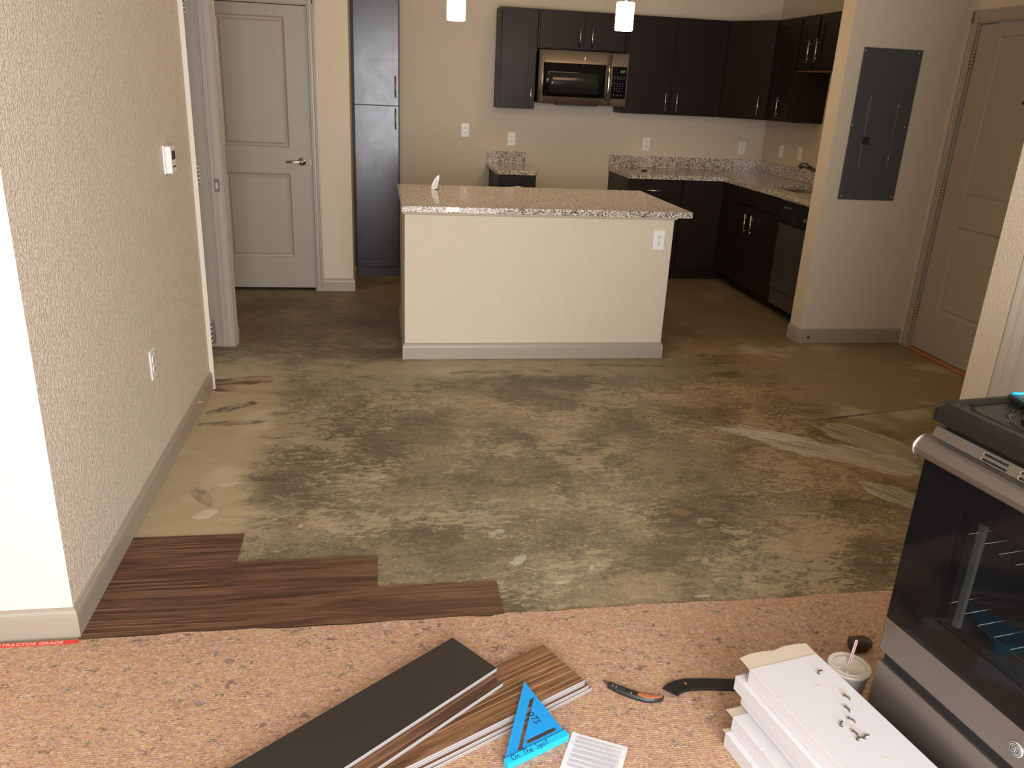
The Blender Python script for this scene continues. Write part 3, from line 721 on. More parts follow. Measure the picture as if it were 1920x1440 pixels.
for k in range(4):
    b = B(); box(b, XF-.0165, XF-.0115, 5.52+k*.045, 5.552+k*.045, .745, .765, .001); obj('button', b, 'blacksatin', cpn)
b = B(); box(b, XF+.11, XF+.15, 5.19, 5.78, 0, .098); obj('toe_panel', b, 'black', t)
b = B(); box(b, XF-.006, XF+.02, 5.178, 5.782, .864, .872); obj('trim_strip', b, 'steel', t)
# end panel under the counter
b = B(); box(b, XF+.02, XR-.002, YK1+.004, 5.170, 0, .878); tag(obj('cabinet_end_panel', b, 'cab'), 'dark end panel between the dishwasher and the hall wall', 'panel')

# countertops
def counter(bm, rects, z0=.884, z1=.914):
    for r in rects: box(bm, *r, z0, z1)
t = thing('countertop', 'short granite countertop with backsplash left of the range gap', 'countertop', (1.14, 7.2, .884))
b = B(); box(b, .967, 1.316, 6.857, YB-.002, .8785, .914, .003, 2); obj('slab', b, 'granite', t)
b = B(); box(b, .970, 1.316, YB-.022, YB-.001, .914, 1.018, .002); obj('backsplash', b, 'granite', t)
XQ = 2.956; hx0, hx1, hy0, hy1 = 3.10, 3.46, 5.81, 6.37
t = thing('countertop', 'long L shaped granite countertop running along the back and right walls', 'countertop', (2.6, 7.2, .884))
b = B()
outer = [(2.108, 6.857), (XQ, 6.857), (XQ, YK1+.003), (XR-.001, YK1+.003), (XR-.001, YB-.001), (2.108, YB-.001)]
zt, zb = .914, .8785
for r in ((2.108, XQ, 6.857, YB-.001), (XQ, XR-.001, hy1, YB-.001), (XQ, hx0, hy0, hy1), (hx1, XR-.001, hy0, hy1), (XQ, XR-.001, YK1+.003, hy0)):
    x0, x1, y0, y1 = r
    for z in (zb, zt): b.faces.new([b.verts.new(p) for p in ((x0, y0, z), (x1, y0, z), (x1, y1, z), (x0, y1, z))])
def skirt(pts):
    for i in range(len(pts)):
        p, q = pts[i], pts[(i+1) % len(pts)]; b.faces.new([b.verts.new(v) for v in ((*p, zb), (*q, zb), (*q, zt), (*p, zt))])
skirt(outer); skirt([(hx0, hy0), (hx1, hy0), (hx1, hy1), (hx0, hy1)])
bmesh.ops.remove_doubles(b, verts=b.verts, dist=1e-5)
obj('slab', b, 'granite', t)
b = B(); box(b, 2.110, XR-.001, YB-.022, YB-.001, .9142, 1.018, .002); obj('backsplash', b, 'granite', t)
b = B(); box(b, XR-.022, XR-.001, YK1+.003, YB-.023, .9142, 1.018, .002); obj('backsplash', b, 'granite', t)
# sink
t = thing('kitchen_sink', 'undermount double bowl steel sink cut into the long countertop', 'sink', (3.28, 6.0, .70))
for y0, y1 in ((hy0-.01, 6.10), (6.12, hy1+.01)):
    b = B(); z0, z1 = .71, .877
    box(b, hx0-.012, hx1+.012, y0, y1, z0, z0+.004)
    box(b, hx0-.014, hx0-.010, y0, y1, z0, z1); box(b, hx1+.010, hx1+.014, y0, y1, z0, z1); box(b, hx0-.012, hx1+.012, y0, y0+.004, z0, z1); box(b, hx0-.012, hx1+.012, y1-.004, y1, z0, z1)
    bo = obj('bowl', b, 'steel', t)
    b = B(); lathe(b, (3.28, (y0+y1)/2, z0+.004), [(.045, 0), (.042, .003), (.02, .001)], 18); obj('drain', b, 'chrome', bo)
b = B(); box(b, hx0-.01, hx1+.01, 6.098, 6.122, .86, .876, .004); obj('divider', b, 'steel', t)
# faucet
t = thing('kitchen_faucet', 'dark chrome pull-out faucet leaning over the sink', 'faucet', (3.515, 6.05, .914))
b = B(); lathe(b, (3.515, 6.05, .914), [(.030, 0), (.030, .006), (.024, .012), (.022, .05), (.020, .09), (.012, .10)], 20); obj('base', b, 'steeldark', t)
b = B(); tube(b, [(3.512, 6.055, .985), (3.48, 6.11, 1.015), (3.44, 6.18, 1.045), (3.40, 6.25, 1.068)], .0135, 12, [.018, .0145, .013, .014]); sp2 = obj('spout', b, 'steeldark', t)
b = B(); tube(b, [(3.405, 6.243, 1.067), (3.385, 6.275, 1.080), (3.365, 6.300, 1.078), (3.352, 6.315, 1.064)], .02, 14, [.016, .021, .022, .017]); sh = obj('spray_head', b, 'steeldark', sp2)
b = B(); tube(b, [(3.515, 6.05, 1.01), (3.53, 6.04, 1.035), (3.535, 5.985, 1.06)], .008, 8, [.012, .009, .007]); obj('lever', b, 'chrome', t)
b = B(); lathe(b, (3.325, 6.08, .914), [(.0, 0), (.011, 0), (.011, .016), (.0, .018)], 12, close=False); tag(obj('sink_stopper', b, 'cartonin'), 'small pale tan block on the sink edge', 'stopper')
# small items on the long counter
t = thing('wire_bracket', 'small bent metal bracket standing by the long backsplash', 'bracket', (2.28, 7.42, .914))
b = B(); tube(b, [(2.245, 7.44, .917), (2.243, 7.44, .985), (2.252, 7.44, .994), (2.29, 7.44, .994), (2.298, 7.44, .985), (2.30, 7.44, .917)], .0035, 8); obj('frame', b, 'nickel', t)
b = B(); box(b, 2.243, 2.302, 7.40, 7.445, .9145, .918, .001); obj('foot', b, 'nickel', t)
b = B(); lathe(b, (2.345, 7.20, .9145), [(.026, 0), (.030, .005), (.018, .010), (.0, .011)], 18); tag(obj('sink_strainer', b, 'rubber'), 'small flat dark drain cap on the long countertop', 'drain cap')

# ------------------------------------------------------------------ upper cabinets
YU = 7.295; fu = lambda a, y, z: (a, YU+y, z); ZB, ZT = 1.395, 2.19
def upper(label, x0, x1, z0, fronts, name='wall_cabinet'):
    t = thing(name, label, 'cabinet', ((x0+x1)/2, YB-.15, z0))
    b = B(); box(b, x0, x1, YU+.019, YB-.001, z0, ZT, .001); obj('body', b, 'cab', t)
    for a0, a1, h in fronts: cab_front(t, fu, a0, a1, z0+.012, ZT-.018, h)
    return t
upper('dark single door wall cabinet left of the microwave', 1.012, 1.334, ZB, [(1.030, 1.320, (1.292, 1.431, 1.292, 1.590))])
upper('short dark two door wall cabinet above the microwave', 1.338, 2.104, 1.885, [(1.353, 1.716, (1.694, 1.908, 1.694, 2.068)), (1.736, 2.092, (1.800, 1.906, 1.800, 2.066))])
upper('wide dark two door wall cabinet right of the microwave', 2.108, 3.0215, ZB, [(2.125, 2.543, (2.499, 1.428, 2.499, 1.588)), (2.556, 3.016, (2.603, 1.424, 2.603, 1.584))])
# diagonal corner
A_ = Vector((3.022, YU)); C_ = Vector((3.300, 6.944)); dv = (C_-A_); LD = dv.length; dv.normalize(); nv = Vector((-dv.y, dv.x))
if nv.y < 0: nv = -nv
t = thing('corner_wall_cabinet', 'dark diagonal corner wall cabinet with one door', 'cabinet', (3.35, 7.3, ZB))
b = B(); prism(b, [(A_.x, A_.y+nv.y*.019+.001), (A_.x+nv.x*.019, A_.y+nv.y*.019+.001), (C_.x+nv.x*.019, C_.y+nv.y*.019), (XR-.001, C_.y+.004), (XR-.001, YB-.001), (A_.x, YB-.001)], ZB, ZT); obj('body', b, 'cab', t)
fd = lambda a, y, z: (A_.x+dv.x*a+nv.x*y, A_.y+dv.y*a+nv.y*y, z)
cab_front(t, fd, .006, LD-.005, ZB+.012, ZT-.018, (LD-.075, 1.430, LD-.075, 1.590))
XU = 3.300; fr_ = lambda a, y, z: (XU+y, a, z)
def upper_r(label, y0, y1, z0, fronts):
    t = thing('wall_cabinet', label, 'cabinet', (XR-.15, (y0+y1)/2, z0))
    b = B(); box(b, XU+.019, XR-.001, y0, y1, z0, ZT, .001); obj('body', b, 'cab', t)
    if z0 > 1.5:
        b = B(); box(b, XU+.021, XR-.003, y0+.003, y1-.003, z0-.0035, z0-.0005); obj('bottom_panel', b, 'cab_in', t)
    for a0, a1, h in fronts: cab_front(t, fr_, a0, a1, z0+.012, ZT-.018, h)
upper_r('narrow dark wall cabinet on the right wall next to the diagonal corner', 6.525, 6.930, ZB, [(6.540, 6.918, (6.708, 1.428, 6.708, 1.586))])
upper_r('short dark wall cabinet on the right wall above the sink', 5.75, 6.520, 1.787, [(6.262, 6.508, (6.318, 1.840, 6.318, 2.010)), (5.765, 6.225, (6.195, 1.842, 6.195, 2.014))])
upper_r('short dark wall cabinet on the right wall, half behind the hall wall', YK1+.004, 5.745, 1.787, [(5.14, 5.735, None)])

# ------------------------------------------------------------------ microwave
t = thing('microwave', 'stainless over-the-range microwave with curved bar handle', 'microwave', (1.72, 7.35, 1.449))
YM = 7.154
def bow(x): return -.014*(1-((x-1.72)/.385)**2)
def bowed(bm, x0, x1, z0, z1, y0=YM, th=.03, n=12):
    for i in range(n):
        a = x0+(x1-x0)*i/n; c = x0+(x1-x0)*(i+1)/n
        vs = [bm.verts.new(p) for p in ((a, y0+bow(a), z0), (c, y0+bow(c), z0), (c, y0+bow(c), z1), (a, y0+bow(a), z1))]
        f = bm.faces.new(vs); f.smooth = True
        for z in (z0, z1): bm.faces.new([bm.verts.new(p) for p in ((a, y0+bow(a), z), (c, y0+bow(c), z), (c, y0+th, z), (a, y0+th, z))])
    for x in (x0, x1): bm.faces.new([bm.verts.new(p) for p in ((x, y0+bow(x), z0), (x, y0+th, z0), (x, y0+th, z1), (x, y0+bow(x), z1))])
    bmesh.ops.remove_doubles(bm, verts=bm.verts, dist=1e-6)
b = B(); box(b, 1.345, 2.098, YM+.030, YB-.001, 1.453, 1.872, .002); obj('body', b, 'black', t)
b = B(); bowed(b, 1.335, 1.948, 1.449, 1.872); md = obj('door', b, 'steel', t)
b = B(); bowed(b, 1.370, 1.905, 1.508, 1.775, YM-.002, .002); dg_ = obj('door_glass', b, 'blackglass', md)
b = B(); bowed(b, 1.420, 1.852, 1.537, 1.700, YM-.0028, .0008); o = obj('viewing_window', b, 'micwin', dg_)
b = B(); bowed(b, 1.953, 2.105, 1.449, 1.872); cpn = obj('control_section', b, 'steel', t)
b = B(); bowed(b, 1.960, 2.092, 1.510, 1.768, YM-.002, .002); kp = obj('keypad', b, 'blackglass', cpn)
text_mesh('clock_digits', '8:37', .024, 'led', kp, Matrix.Translation((2.035-1.72, YM+bow(2.03)-.0036-7.35, 1.722-1.449)) @ Matrix.Rotation(R(90), 4, 'X'))
b = B()
for r, z in enumerate((1.683, 1.668)):
    for c in range(4): x = 1.985+c*.026; box(b, x, x+.014, YM+bow(x)-.0032, YM+bow(x)-.0022, z, z+.005)
for r in range(4):
    for c in range(4): x = 1.985+c*.024; z = 1.628-r*.019; box(b, x, x+.009, YM+bow(x)-.0032, YM+bow(x)-.0022, z, z+.007)
for c in range(3): x = 1.985+c*.03; box(b, x, x+.012, YM+bow(x)-.0032, YM+bow(x)-.0022, 1.535, 1.544)
obj('keypad_print', b, 'key', kp)
b = B()
pts = [(1.925, YM-.014+.004, 1.50), (1.925, YM-.040, 1.52), (1.926, YM-.052, 1.57), (1.926, YM-.056, 1.64), (1.926, YM-.052, 1.71), (1.925, YM-.040, 1.76), (1.925, YM-.012, 1.778)]
tube(b, pts, .012, 12); obj('handle', b, 'chrome', t)
b = B(); lathe(b, (1.722, YM-.014, 1.818), [(.015, 0), (.015, .003), (.011, .006), (.0, .008)], 24, 'Y'); bd = obj('round_badge', b, 'chrome', md)
b = B(); box(b, 1.52, 1.86, YM+.02, YM+.20, 1.438, 1.452); obj('vent_grille', b, 'blacksatin', t)

# ------------------------------------------------------------------ island
t = thing('kitchen_island', 'large kitchen island with painted front and granite countertop', 'island', (.94, 5.15, 0))
IX0, IX1, IY0, IY1 = .142, 1.740, 4.6735, 5.56
b = B(); box(b, IX0, IX1, IY0, IY1, 0, .8785, .001); obj('body', b, 'wall', t)
b = B(); sweep(b, [(IX0, IY1), (IX0, IY0), (IX1, IY0), (IX1, IY1)], BP, False)
ob = obj('baseboard', b, 'trim', t)
b = B(); sweep(b, [(IX0, IY1), (IX0, IY0), (IX1, IY0), (IX1, IY1)], [(0, .860), (.010, .866), (.018, .8785), (0, .8785)], False); obj('top_trim', b, 'wall', t)
b = B(); box(b, .1226, 1.8355, 4.6326, 5.681, .8788, .914, .003, 2); ct = obj('countertop', b, 'granite', t)
b = B(); box(b, .371, .447, 4.6312, 4.6328, .886, .9125); obj('sticker', b, 'sticker', ct)
# curved white tag standing on the island
t = thing('curved_tag', 'small curved white tag with black scribble standing on the island countertop', 'tag', (.37, 5.42, .914))
b = B(); cen = []
for i in range(13):
    k = i/12; z = .0005+.092*k; x = -.0155+.030*k**1.6; w = .017*math.sin(math.pi*min(1, .30+.70*k))**.6+.0015
    cen.append((x, z, w))
for side in (0, .0035):
    pass
L = [b.verts.new((x-w, 0, z)) for x, z, w in cen]; R_ = [b.verts.new((x+w, 0, z)) for x, z, w in cen]
L2 = [b.verts.new((x-w, .004, z)) for x, z, w in cen]; R2 = [b.verts.new((x+w, .004, z)) for x, z, w in cen]
for i in range(12):
    b.faces.new((L[i], R_[i], R_[i+1], L[i+1])); b.faces.new((R2[i], L2[i], L2[i+1], R2[i+1])); b.faces.new((L2[i], L[i], L[i+1], L2[i+1])); b.faces.new((R_[i], R2[i], R2[i+1], R_[i+1]))
b.faces.new((L[0], L2[0], R2[0], R_[0])); b.faces.new((L[-1], R_[-1], R2[-1], L2[-1]))
tb = obj('board', b, 'sticker', t, True)
b = B()
for i in range(6):
    z = .016+i*.009; x = -.014+.030*(z/.092)**1.6
    ribbon(b, [(x-.004, z), (x+.001, z+.006), (x+.005, z+.001), (x+.002, z-.001)], .0018, lambda a, c: (a, -.0008, c))
obj('scribble', b, 'darkink', tb, True)
b = B(); box(b, -.012, .016, -.006, .010, 0, .004, .001); obj('foot', b, 'slot', t, True)

# ------------------------------------------------------------------ pendant lamps
def pendant(x, label):
    y = 5.15
    t = thing('pendant_lamp', label, 'pendant lamp', (x, y, 1.912), 0, 'frosted pendants above the island')
    b = B(); lathe(b, (0, 0, 0), [(.050, 0), (.054, .005), (.054, .150), (.050, .155), (.018, .158)], 28, close=True); obj('glass_shade', b, 'shade', t, True)
    b = B(); lathe(b, (0, 0, .155), [(.024, 0), (.024, .05), (.018, .06), (.0, .062)], 18, close=False); obj('socket_cap', b, 'nickel', t, True)
    b = B(); cyl(b, (0, 0, .215), (0, 0, .815), .006, n=8); obj('rod', b, 'nickel', t, True)
    b = B(); lathe(b, (0, 0, .806), [(.06, .0), (.06, .012), (.05, .021)], 24); obj('ceiling_canopy', b, 'nickel', t, True)
    l = bpy.data.lights.new('pendant_bulb', 'POINT'); l.energy = 10; l.color = (1.0, .62, .30); l.shadow_soft_size = .06
    lo_ = bpy.data.objects.new('pendant_bulb', l); COL.objects.link(lo_); lo_.location = (x, y, 1.88)
pendant(.453, 'left one of the two glowing frosted pendant lamps above the island')
pendant(1.462, 'right one of the two glowing frosted pendant lamps, before the microwave')

# ------------------------------------------------------------------ range (stove) standing on the padding
SX, SY, ST = 1.1813, 1.4618, .1515
t = thing('kitchen_range', 'freestanding stainless electric range with black oven door at the right', 'range', (SX, SY, 0), R(-90)+ST)
w = .757; ZF = TH
b = B(); D0, D1 = .034, .63
box(b, 0, .012, D0, D1, .05, .905); box(b, w-.012, w, D0, D1, .05, .905); box(b, .012, w-.012, D1-.012, D1, .05, .905)
box(b, .012, w-.012, D0, D1-.012, .05, .062); box(b, .012, w-.012, D0, D1-.012, .30, .312); box(b, .012, w-.012, D0, D1-.012, .85, .905)
obj('body', b, 'steeldark', t, True)
b = B()
box(b, .075, .08, .06, .55, .40, .80); box(b, w-.08, w-.075, .06, .55, .40, .80); box(b, .075, w-.075, .55, .555, .40, .80); box(b, .075, w-.075, .06, .555, .39, .40); box(b, .075, w-.075, .06, .555, .80, .81)
cav = obj('oven_cavity', b, 'panel', t, True)
b = B()
for z in (.50, .68):
    for i in range(15): cyl(b, (.085+i*.0419, .075, z), (.085+i*.0419, .54, z), .002, n=6)
    cyl(b, (.083, .075, z), (w-.083, .075, z), .003, n=6); cyl(b, (.083, .54, z), (w-.083, .54, z), .003, n=6)
o = obj('oven_racks', b, 'chrome', cav, True)
b = B(); box(b, .160, .172, .018, .028, .505, .765)
for i in range(51): box(b, .1595, .1725, .0145, .0185, .507+i*.005, .5095+i*.005)
obj('ribbed_trim', b, 'ribs', cav, True)
for u in (.04, w-.04):
    for d in (.07, .58):
        b = B(); cyl(b, (u, d, ZF), (u, d, .05), .018, n=12); obj('leg', b, 'blacksatin', t, True)
# drawer
b = B(); box(b, .004, w-.004, 0, .034, .055, .300, .004, 2); dr = obj('drawer', b, 'steel_range', t, True)
b = B(); box(b, .012, w-.012, .012, .034, .300, .326); obj('drawer_pull_recess', b, 'void', dr, True)
# oven door
b = B(); DZ0, DZ1 = .327, .838
box(b, 0, w, 0, .032, DZ0, .419, .004, 2)
dor = obj('oven_door', b, 'steel_range', t, True)
b = B()   # black glass frame round the window
u0, u1, g0, g1 = .128, w-.128, .500, .768
box(b, .002, u0, .000, .030, .4195, .834); box(b, u1, w-.002, .000, .030, .4195, .834); box(b, u0, u1, .000, .030, .4195, g0); box(b, u0, u1, .000, .030, g1, .834)
gf = obj('glass_frame', b, 'blackglass', dor, True)
b = B(); box(b, u0, u1, .001, .005, g0, g1); obj('window_glass', b, 'ovenwin', gf, True)
b = B()   # rounded full width handle
prof = [(.030, .832)]+[(.006-.034*math.cos(a)*1.0, .862+.026*math.sin(a)) for a in [R(-80+i*16) for i in range(11)]]+[(.030, .890)]
prism(b, [(y, z) for y, z in prof], -.008, w+.008, lambda y, z, u: (u, y, z))
for f in b.faces: f.smooth = False
obj('handle', b, 'steel_range', dor, True)
b = B(); pr2 = [(y*1.0-.0015, z) for y, z in prof[1:-1]]
for u in (-.0085,):
    tube(b, [(u, y, z) for y, z in pr2], .0028, 6)
obj('handle_end_rim', b, 'chrome', dor, True)
# control strip with vent slots
b = B(); prism(b, [(.006, .889), (.014, .911), (.060, .911), (.060, .889)], 0, w, lambda y, z, u: (u, y, z)); vs_ = obj('vent_strip', b, 'steel_range', t, True)
def pill(bm, ua, ub, z, hh, y0, y1):
    pts = []
    for i in range(9): a = R(90+i*22.5); pts.append((ua+hh*math.cos(a), z+hh*math.sin(a)))
    for i in range(9): a = R(-90+i*22.5); pts.append((ub+hh*math.cos(a), z+hh*math.sin(a)))
    prism(bm, pts, y0, y1, lambda u, zz, y: (u, y+(zz-.889)*.364, zz))
for k in range(7):
    ua = .134+k*.088
    for z in (.9045, .8945):
        b = B(); pill(b, ua, ua+.052, z, .0038, .0035, .0075); s_ = obj('vent_slot', b, 'chrome', vs_, True)
        b = B(); pill(b, ua+.002, ua+.054, z, .0028, .0028, .0045); obj('slot_opening', b, 'void', s_, True)
# gap under the lid
b = B(); box(b, .010, w-.010, .030, .59, .905, .924); obj('under_lid', b, 'black', t, True)
# cooktop lid: chamfered slab with raised rim, sunk pan
b = B(); c0, c1, e0, e1 = -.014, w+.014, .000, .600; zA, zB_, zT = .9225, .954, .968
def rect(i, z, r=.02, n=4):
    pts = []
    for cx_, cy_, a0 in ((c1-i-r, e1-i-r, 0), (c0+i+r, e1-i-r, 90), (c0+i+r, e0+i+r, 180), (c1-i-r, e0+i+r, 270)):
        for k in range(n+1): a = R(a0+90*k/n); pts.append(b.verts.new((cx_+r*math.cos(a), cy_+r*math.sin(a), z)))
    return pts
rings = [rect(.010, zA), rect(.0, zA+.004), rect(.0, zB_), rect(.012, zT-.001, .02), rect(.015, zT, .02), rect(.023, zT, .03), rect(.028, zT-.005, .03), rect(.042, zT-.0055, .03), rect(.050, zT-.0035, .03), rect(.056, zT-.0045, .03)]
for k in range(len(rings)-1):
    for i in range(len(rings[k])):
        j = (i+1) % len(rings[k]); b.faces.new((rings[k][i], rings[k][j], rings[k+1][j], rings[k+1][i]))
b.faces.new(list(reversed(rings[0]))); b.faces.new(rings[-1])
lid = obj('cooktop', b, 'cooktop', t, True)
zc = zT-.0045
b = B()
pts = []
for i in range(9): a = R(180-90+i*22.5); pts.append((.075+.010*math.cos(a)*1.0, .125+.0))
ua, ub = .16, .54
ua, ub = .07, .52
ptsg = [(.022+.004*math.cos(R(i*22.5)), ub+.004*math.sin(R(i*22.5))) for i in range(9)]+[(.022+.004*math.cos(R(180+i*22.5)), ua+.004*math.sin(R(180+i*22.5))) for i in range(9)]
prism(b, ptsg, zc-.0005, zc+.0006); g_ = obj('groove', b, 'void', lid, True)
for (bu, bd_, br) in ((.158, .145, .070), (.19, .43, .092), (.575, .165, .092), (.575, .43, .070)):
    b = B(); lathe(b, (bu, bd_, zc), [(br+.016, 0), (br+.014, .003), (br+.006, .003), (br+.002, -.001), (br*.5, -.003), (.0, -.003)], 36, close=False); dp = obj('drip_bowl', b, 'black', lid, True)
    b = B(); pc = []
    for i in range(110):
        a = i*.19; r = .018+(br-.024)*i/109; pc.append((bu+r*math.cos(a), bd_+r*math.sin(a), zc+.0065))
    tube(b, pc, .0036, 6); obj('coil', b, 'blacksatin', dp, True)
    b = B(); cyl(b, (bu-br-.012, bd_-.02, zc+.001), (bu-br-.004, bd_-.02, zc+.004), .006, n=8); obj('coil_socket', b, 'black', dp, True)
b = B(); box(b, 0, w, .585, .645, .905, 1.09, .008, 2); obj('backguard', b, 'black', t, True)
# round badge with script monogram
b = B(); bu, bz = .378, .372; lathe(b, (bu, 0, bz), [(.0165, 0), (.0165, .0022), (.0148, .0034), (.0, .0036)], 32, 'Y'); bdg = obj('round_badge', b, 'screwhead', t, True)
b = B(); lathe(b, (bu, -.0034, bz), [(.0140, 0), (.0140, .0004), (.0, .0006)], 32, 'Y', close=False); obj('badge_face', b, 'panel', bdg, True)
b = B()
def mono(pts): ribbon(b, [(bu+x*.0105, bz+z*.0105) for x, z in pts], .0013, lambda a, c: (a, -.0044, c))
def arc(cx_, cz_, r, a0, a1, n=12, rz=None): rz = rz or r; return [(cx_+r*math.cos(R(a0+(a1-a0)*i/n)), cz_+rz*math.sin(R(a0+(a1-a0)*i/n))) for i in range(n+1)]
mono(arc(0, 0, 1.08, 0, 360, 32)); mono(arc(-.35, .25, .38, 20, 300, 12)+arc(-.25, -.3, .35, 60, -160, 10)); mono([(-.62, .0), (-.1, .02), (.1, .25)])
mono(arc(.35, .38, .28, 30, 250, 10)+arc(.38, -.3, .36, 110, 330, 10)); mono([(.1, -.02), (.55, .02)])
obj('monogram', b, 'screwhead', bdg, True)

# device with a cyan bumper lying on the cooktop
Ms = Matrix.Translation((SX, SY, 0)) @ Matrix.Rotation(R(-90)+ST, 4, 'Z')
p = Ms @ Vector((.018, .172, zT))
t = thing('tablet_device', 'black handheld device with cyan bumper edge lying on the range', 'tablet', (p.x, p.y, p.z+.0005), R(-90)+ST+R(-14))
b = B(); box(b, 0, .22, -.0, .15, 0, .013, .004, 2); obj('case', b, 'blacksatin', t, True)
b = B(); tube(b, [(.004, .146, .0145), (.004, .075, .0150), (.005, .006, .0145)], .0036, 8); obj('bumper', b, 'cyan', t, True)
b = B(); tube(b, [(.004, .004, .013), (.218, .004, .013), (.218, .146, .013), (.004, .146, .013), (.004, .004, .013)], .0016, 8); obj('bumper', b, 'cyan', t, True)
b = B(); box(b, .010, .210, .010, .140, .0125, .0138, .0004); obj('screen', b, 'tabletglass', t, True)

# ------------------------------------------------------------------ cartons
CA = .192
def carton(x, y, z, l, w_, h, label, flap=.03, tilt=-6, lift=0.0, da=0.0, open_=True):
    """x,y = its far left bottom corner; runs toward the camera"""
    t = thing('flooring_carton', label, 'carton', (x, y, z), R(-90)+CA+da, 'white flooring cartons stacked by the range')
    b = B(); T = .003
    box(b, 0, l, 0, w_, h-T, h, .0008); box(b, 0, l, 0, w_, 0, T, .0008); box(b, 0, l, 0, T, T, h-T); box(b, 0, l, w_-T, w_, T, h-T)
    box(b, l-T, l, T, w_-T, T, h-T); box(b, .006, .009, T, w_-T, T, h-T)
    obj('body', b, 'carton', t, True)
    if flap:
        b = B(); ta = R(tilt); n_ = 6
        def wob(i): return .004*math.sin(i*2.1+x*40)
        for s in (0,):
            A = [b.verts.new((0, w_*i/n_, h-T*.4)) for i in range(n_+1)]; C = [b.verts.new((-(flap+wob(i))*math.cos(ta), w_*i/n_, h-T*.4+(flap+wob(i))*math.sin(ta))) for i in range(n_+1)]
            A2 = [b.verts.new((0, w_*i/n_, h-T*1.2)) for i in range(n_+1)]; C2 = [b.verts.new((-(flap+wob(i))*math.cos(ta), w_*i/n_, h-T*1.2+(flap+wob(i))*math.sin(ta))) for i in range(n_+1)]
            for i in range(n_):
                b.faces.new((A[i], A[i+1], C[i+1], C[i])); b.faces.new((A2[i+1], A2[i], C2[i], C2[i+1])); b.faces.new((C[i], C[i+1], C2[i+1], C2[i]))
            b.faces.new((A[0], C[0], C2[0], A2[0])); b.faces.new((A[-1], A2[-1], C2[-1], C[-1]))
        obj('end_flap', b, 'cartonin', t, True)
    return t
H = .0433; L0 = 1.19; WC = .196; z0 = TH+.0005
# x is the left long side; local y runs to the world right
carton(.852, 1.515, z0, L0, WC, .043, 'white flooring carton at the very bottom, lying on the padding', .012, -4)
carton(.868, 1.520, z0+.0435, L0, WC, .043, 'second white flooring carton from the floor, brown end flap showing', .03, -2, da=.01)
carton(.905, 1.560, z0+.0875, L0, WC-.006, .040, 'third white flooring carton from the floor', .008, -20, da=-.012)
carton(.885, 1.571, z0+.128, L0, WC-.002, .040, 'second white flooring carton from the top of the stack', .006, -10, da=-.004)
tc = carton(.905, 1.545, z0+.1685, L0, WC+.010, .0415, 'topmost white flooring carton with nails and dirt on it', .046, 3)
ZTOP = z0+.1685+.0415
# flat dirt patches and nails on the top carton
NAILS = ('pulled nail farthest back on the top carton, alone near the brown flap', 'pulled nail at the front tip of the tan smudge on the top carton', 'pulled nail in the middle of the top carton, below the tan smudge',
 'pulled nail nearest the range side, middle of the top carton', 'pulled nail farthest left of the nails on the top carton', 'upper nail of the touching cluster on the top carton', 'lowest nail of the touching cluster on the top carton', 'right nail of the touching cluster on the top carton')
def on_top(i, x, y, ang):
    t = thing('bent_nail', NAILS[i], 'nail', (x, y, ZTOP+.0004), ang, 'pulled nails on the topmost carton')
    b = B(); tube(b, [(-.008, 0, .0020), (-.002, .001, .003), (.004, .0006, .0022), (.009, -.003, .0018)], .0017, 6); sh = obj('shank', b, 'steeldark', t, True)
    b = B(); lathe(b, (-.0085, 0, .0028), [(.0, -.0008), (.0040, -.0008), (.0040, .0008), (.0, .0008)], 10, 'X', close=False); obj('head', b, 'steeldark', t, True)
    b = B(); lathe(b, (.004, .002, .0), [(.004, .0), (.0035, .0016), (.001, .0026)], 7); obj('crumb', b, 'glue', t, True)

for i, (x, y, a) in enumerate(((1.078, 1.515, 40), (1.098, 1.421, -60), (1.078, 1.384, -75), (1.068, 1.350, -50), (1.037, 1.342, 60), (1.054, 1.310, -70), (1.055, 1.294, 20), (1.073, 1.299, 35))):
    on_top(i, x, y, R(a))
def smudge(x, y, ra, rb, ang, seed):
    rnd = random.Random(seed); b = B(); n_ = 18; pts = []
    for i in range(n_):
        a = 2*math.pi*i/n_; k = .65+.5*rnd.random(); px_, py_ = ra*k*math.cos(a), rb*k*math.sin(a)
        pts.append((x+px_*math.cos(ang)-py_*math.sin(ang), y+px_*math.sin(ang)+py_*math.cos(ang)))
    prism(b, pts, ZTOP-.0002, ZTOP+.0002); return obj('dirt_smudge', b, 'smudge', tc)
MT['smudge'] = mat('thin tan dirt smudge', (.60, .53, .45), .7)
for i, q in enumerate(((1.100, 1.445, .022, .007, R(-65)), (1.047, 1.470, .009, .006, R(10)), (1.058, 1.335, .018, .005, R(-50)), (1.066, 1.302, .010, .006, R(20)), (1.083, 1.238, .008, .007, 0), (1.030, 1.43, .004, .003, 0))):
    smudge(*q, i)

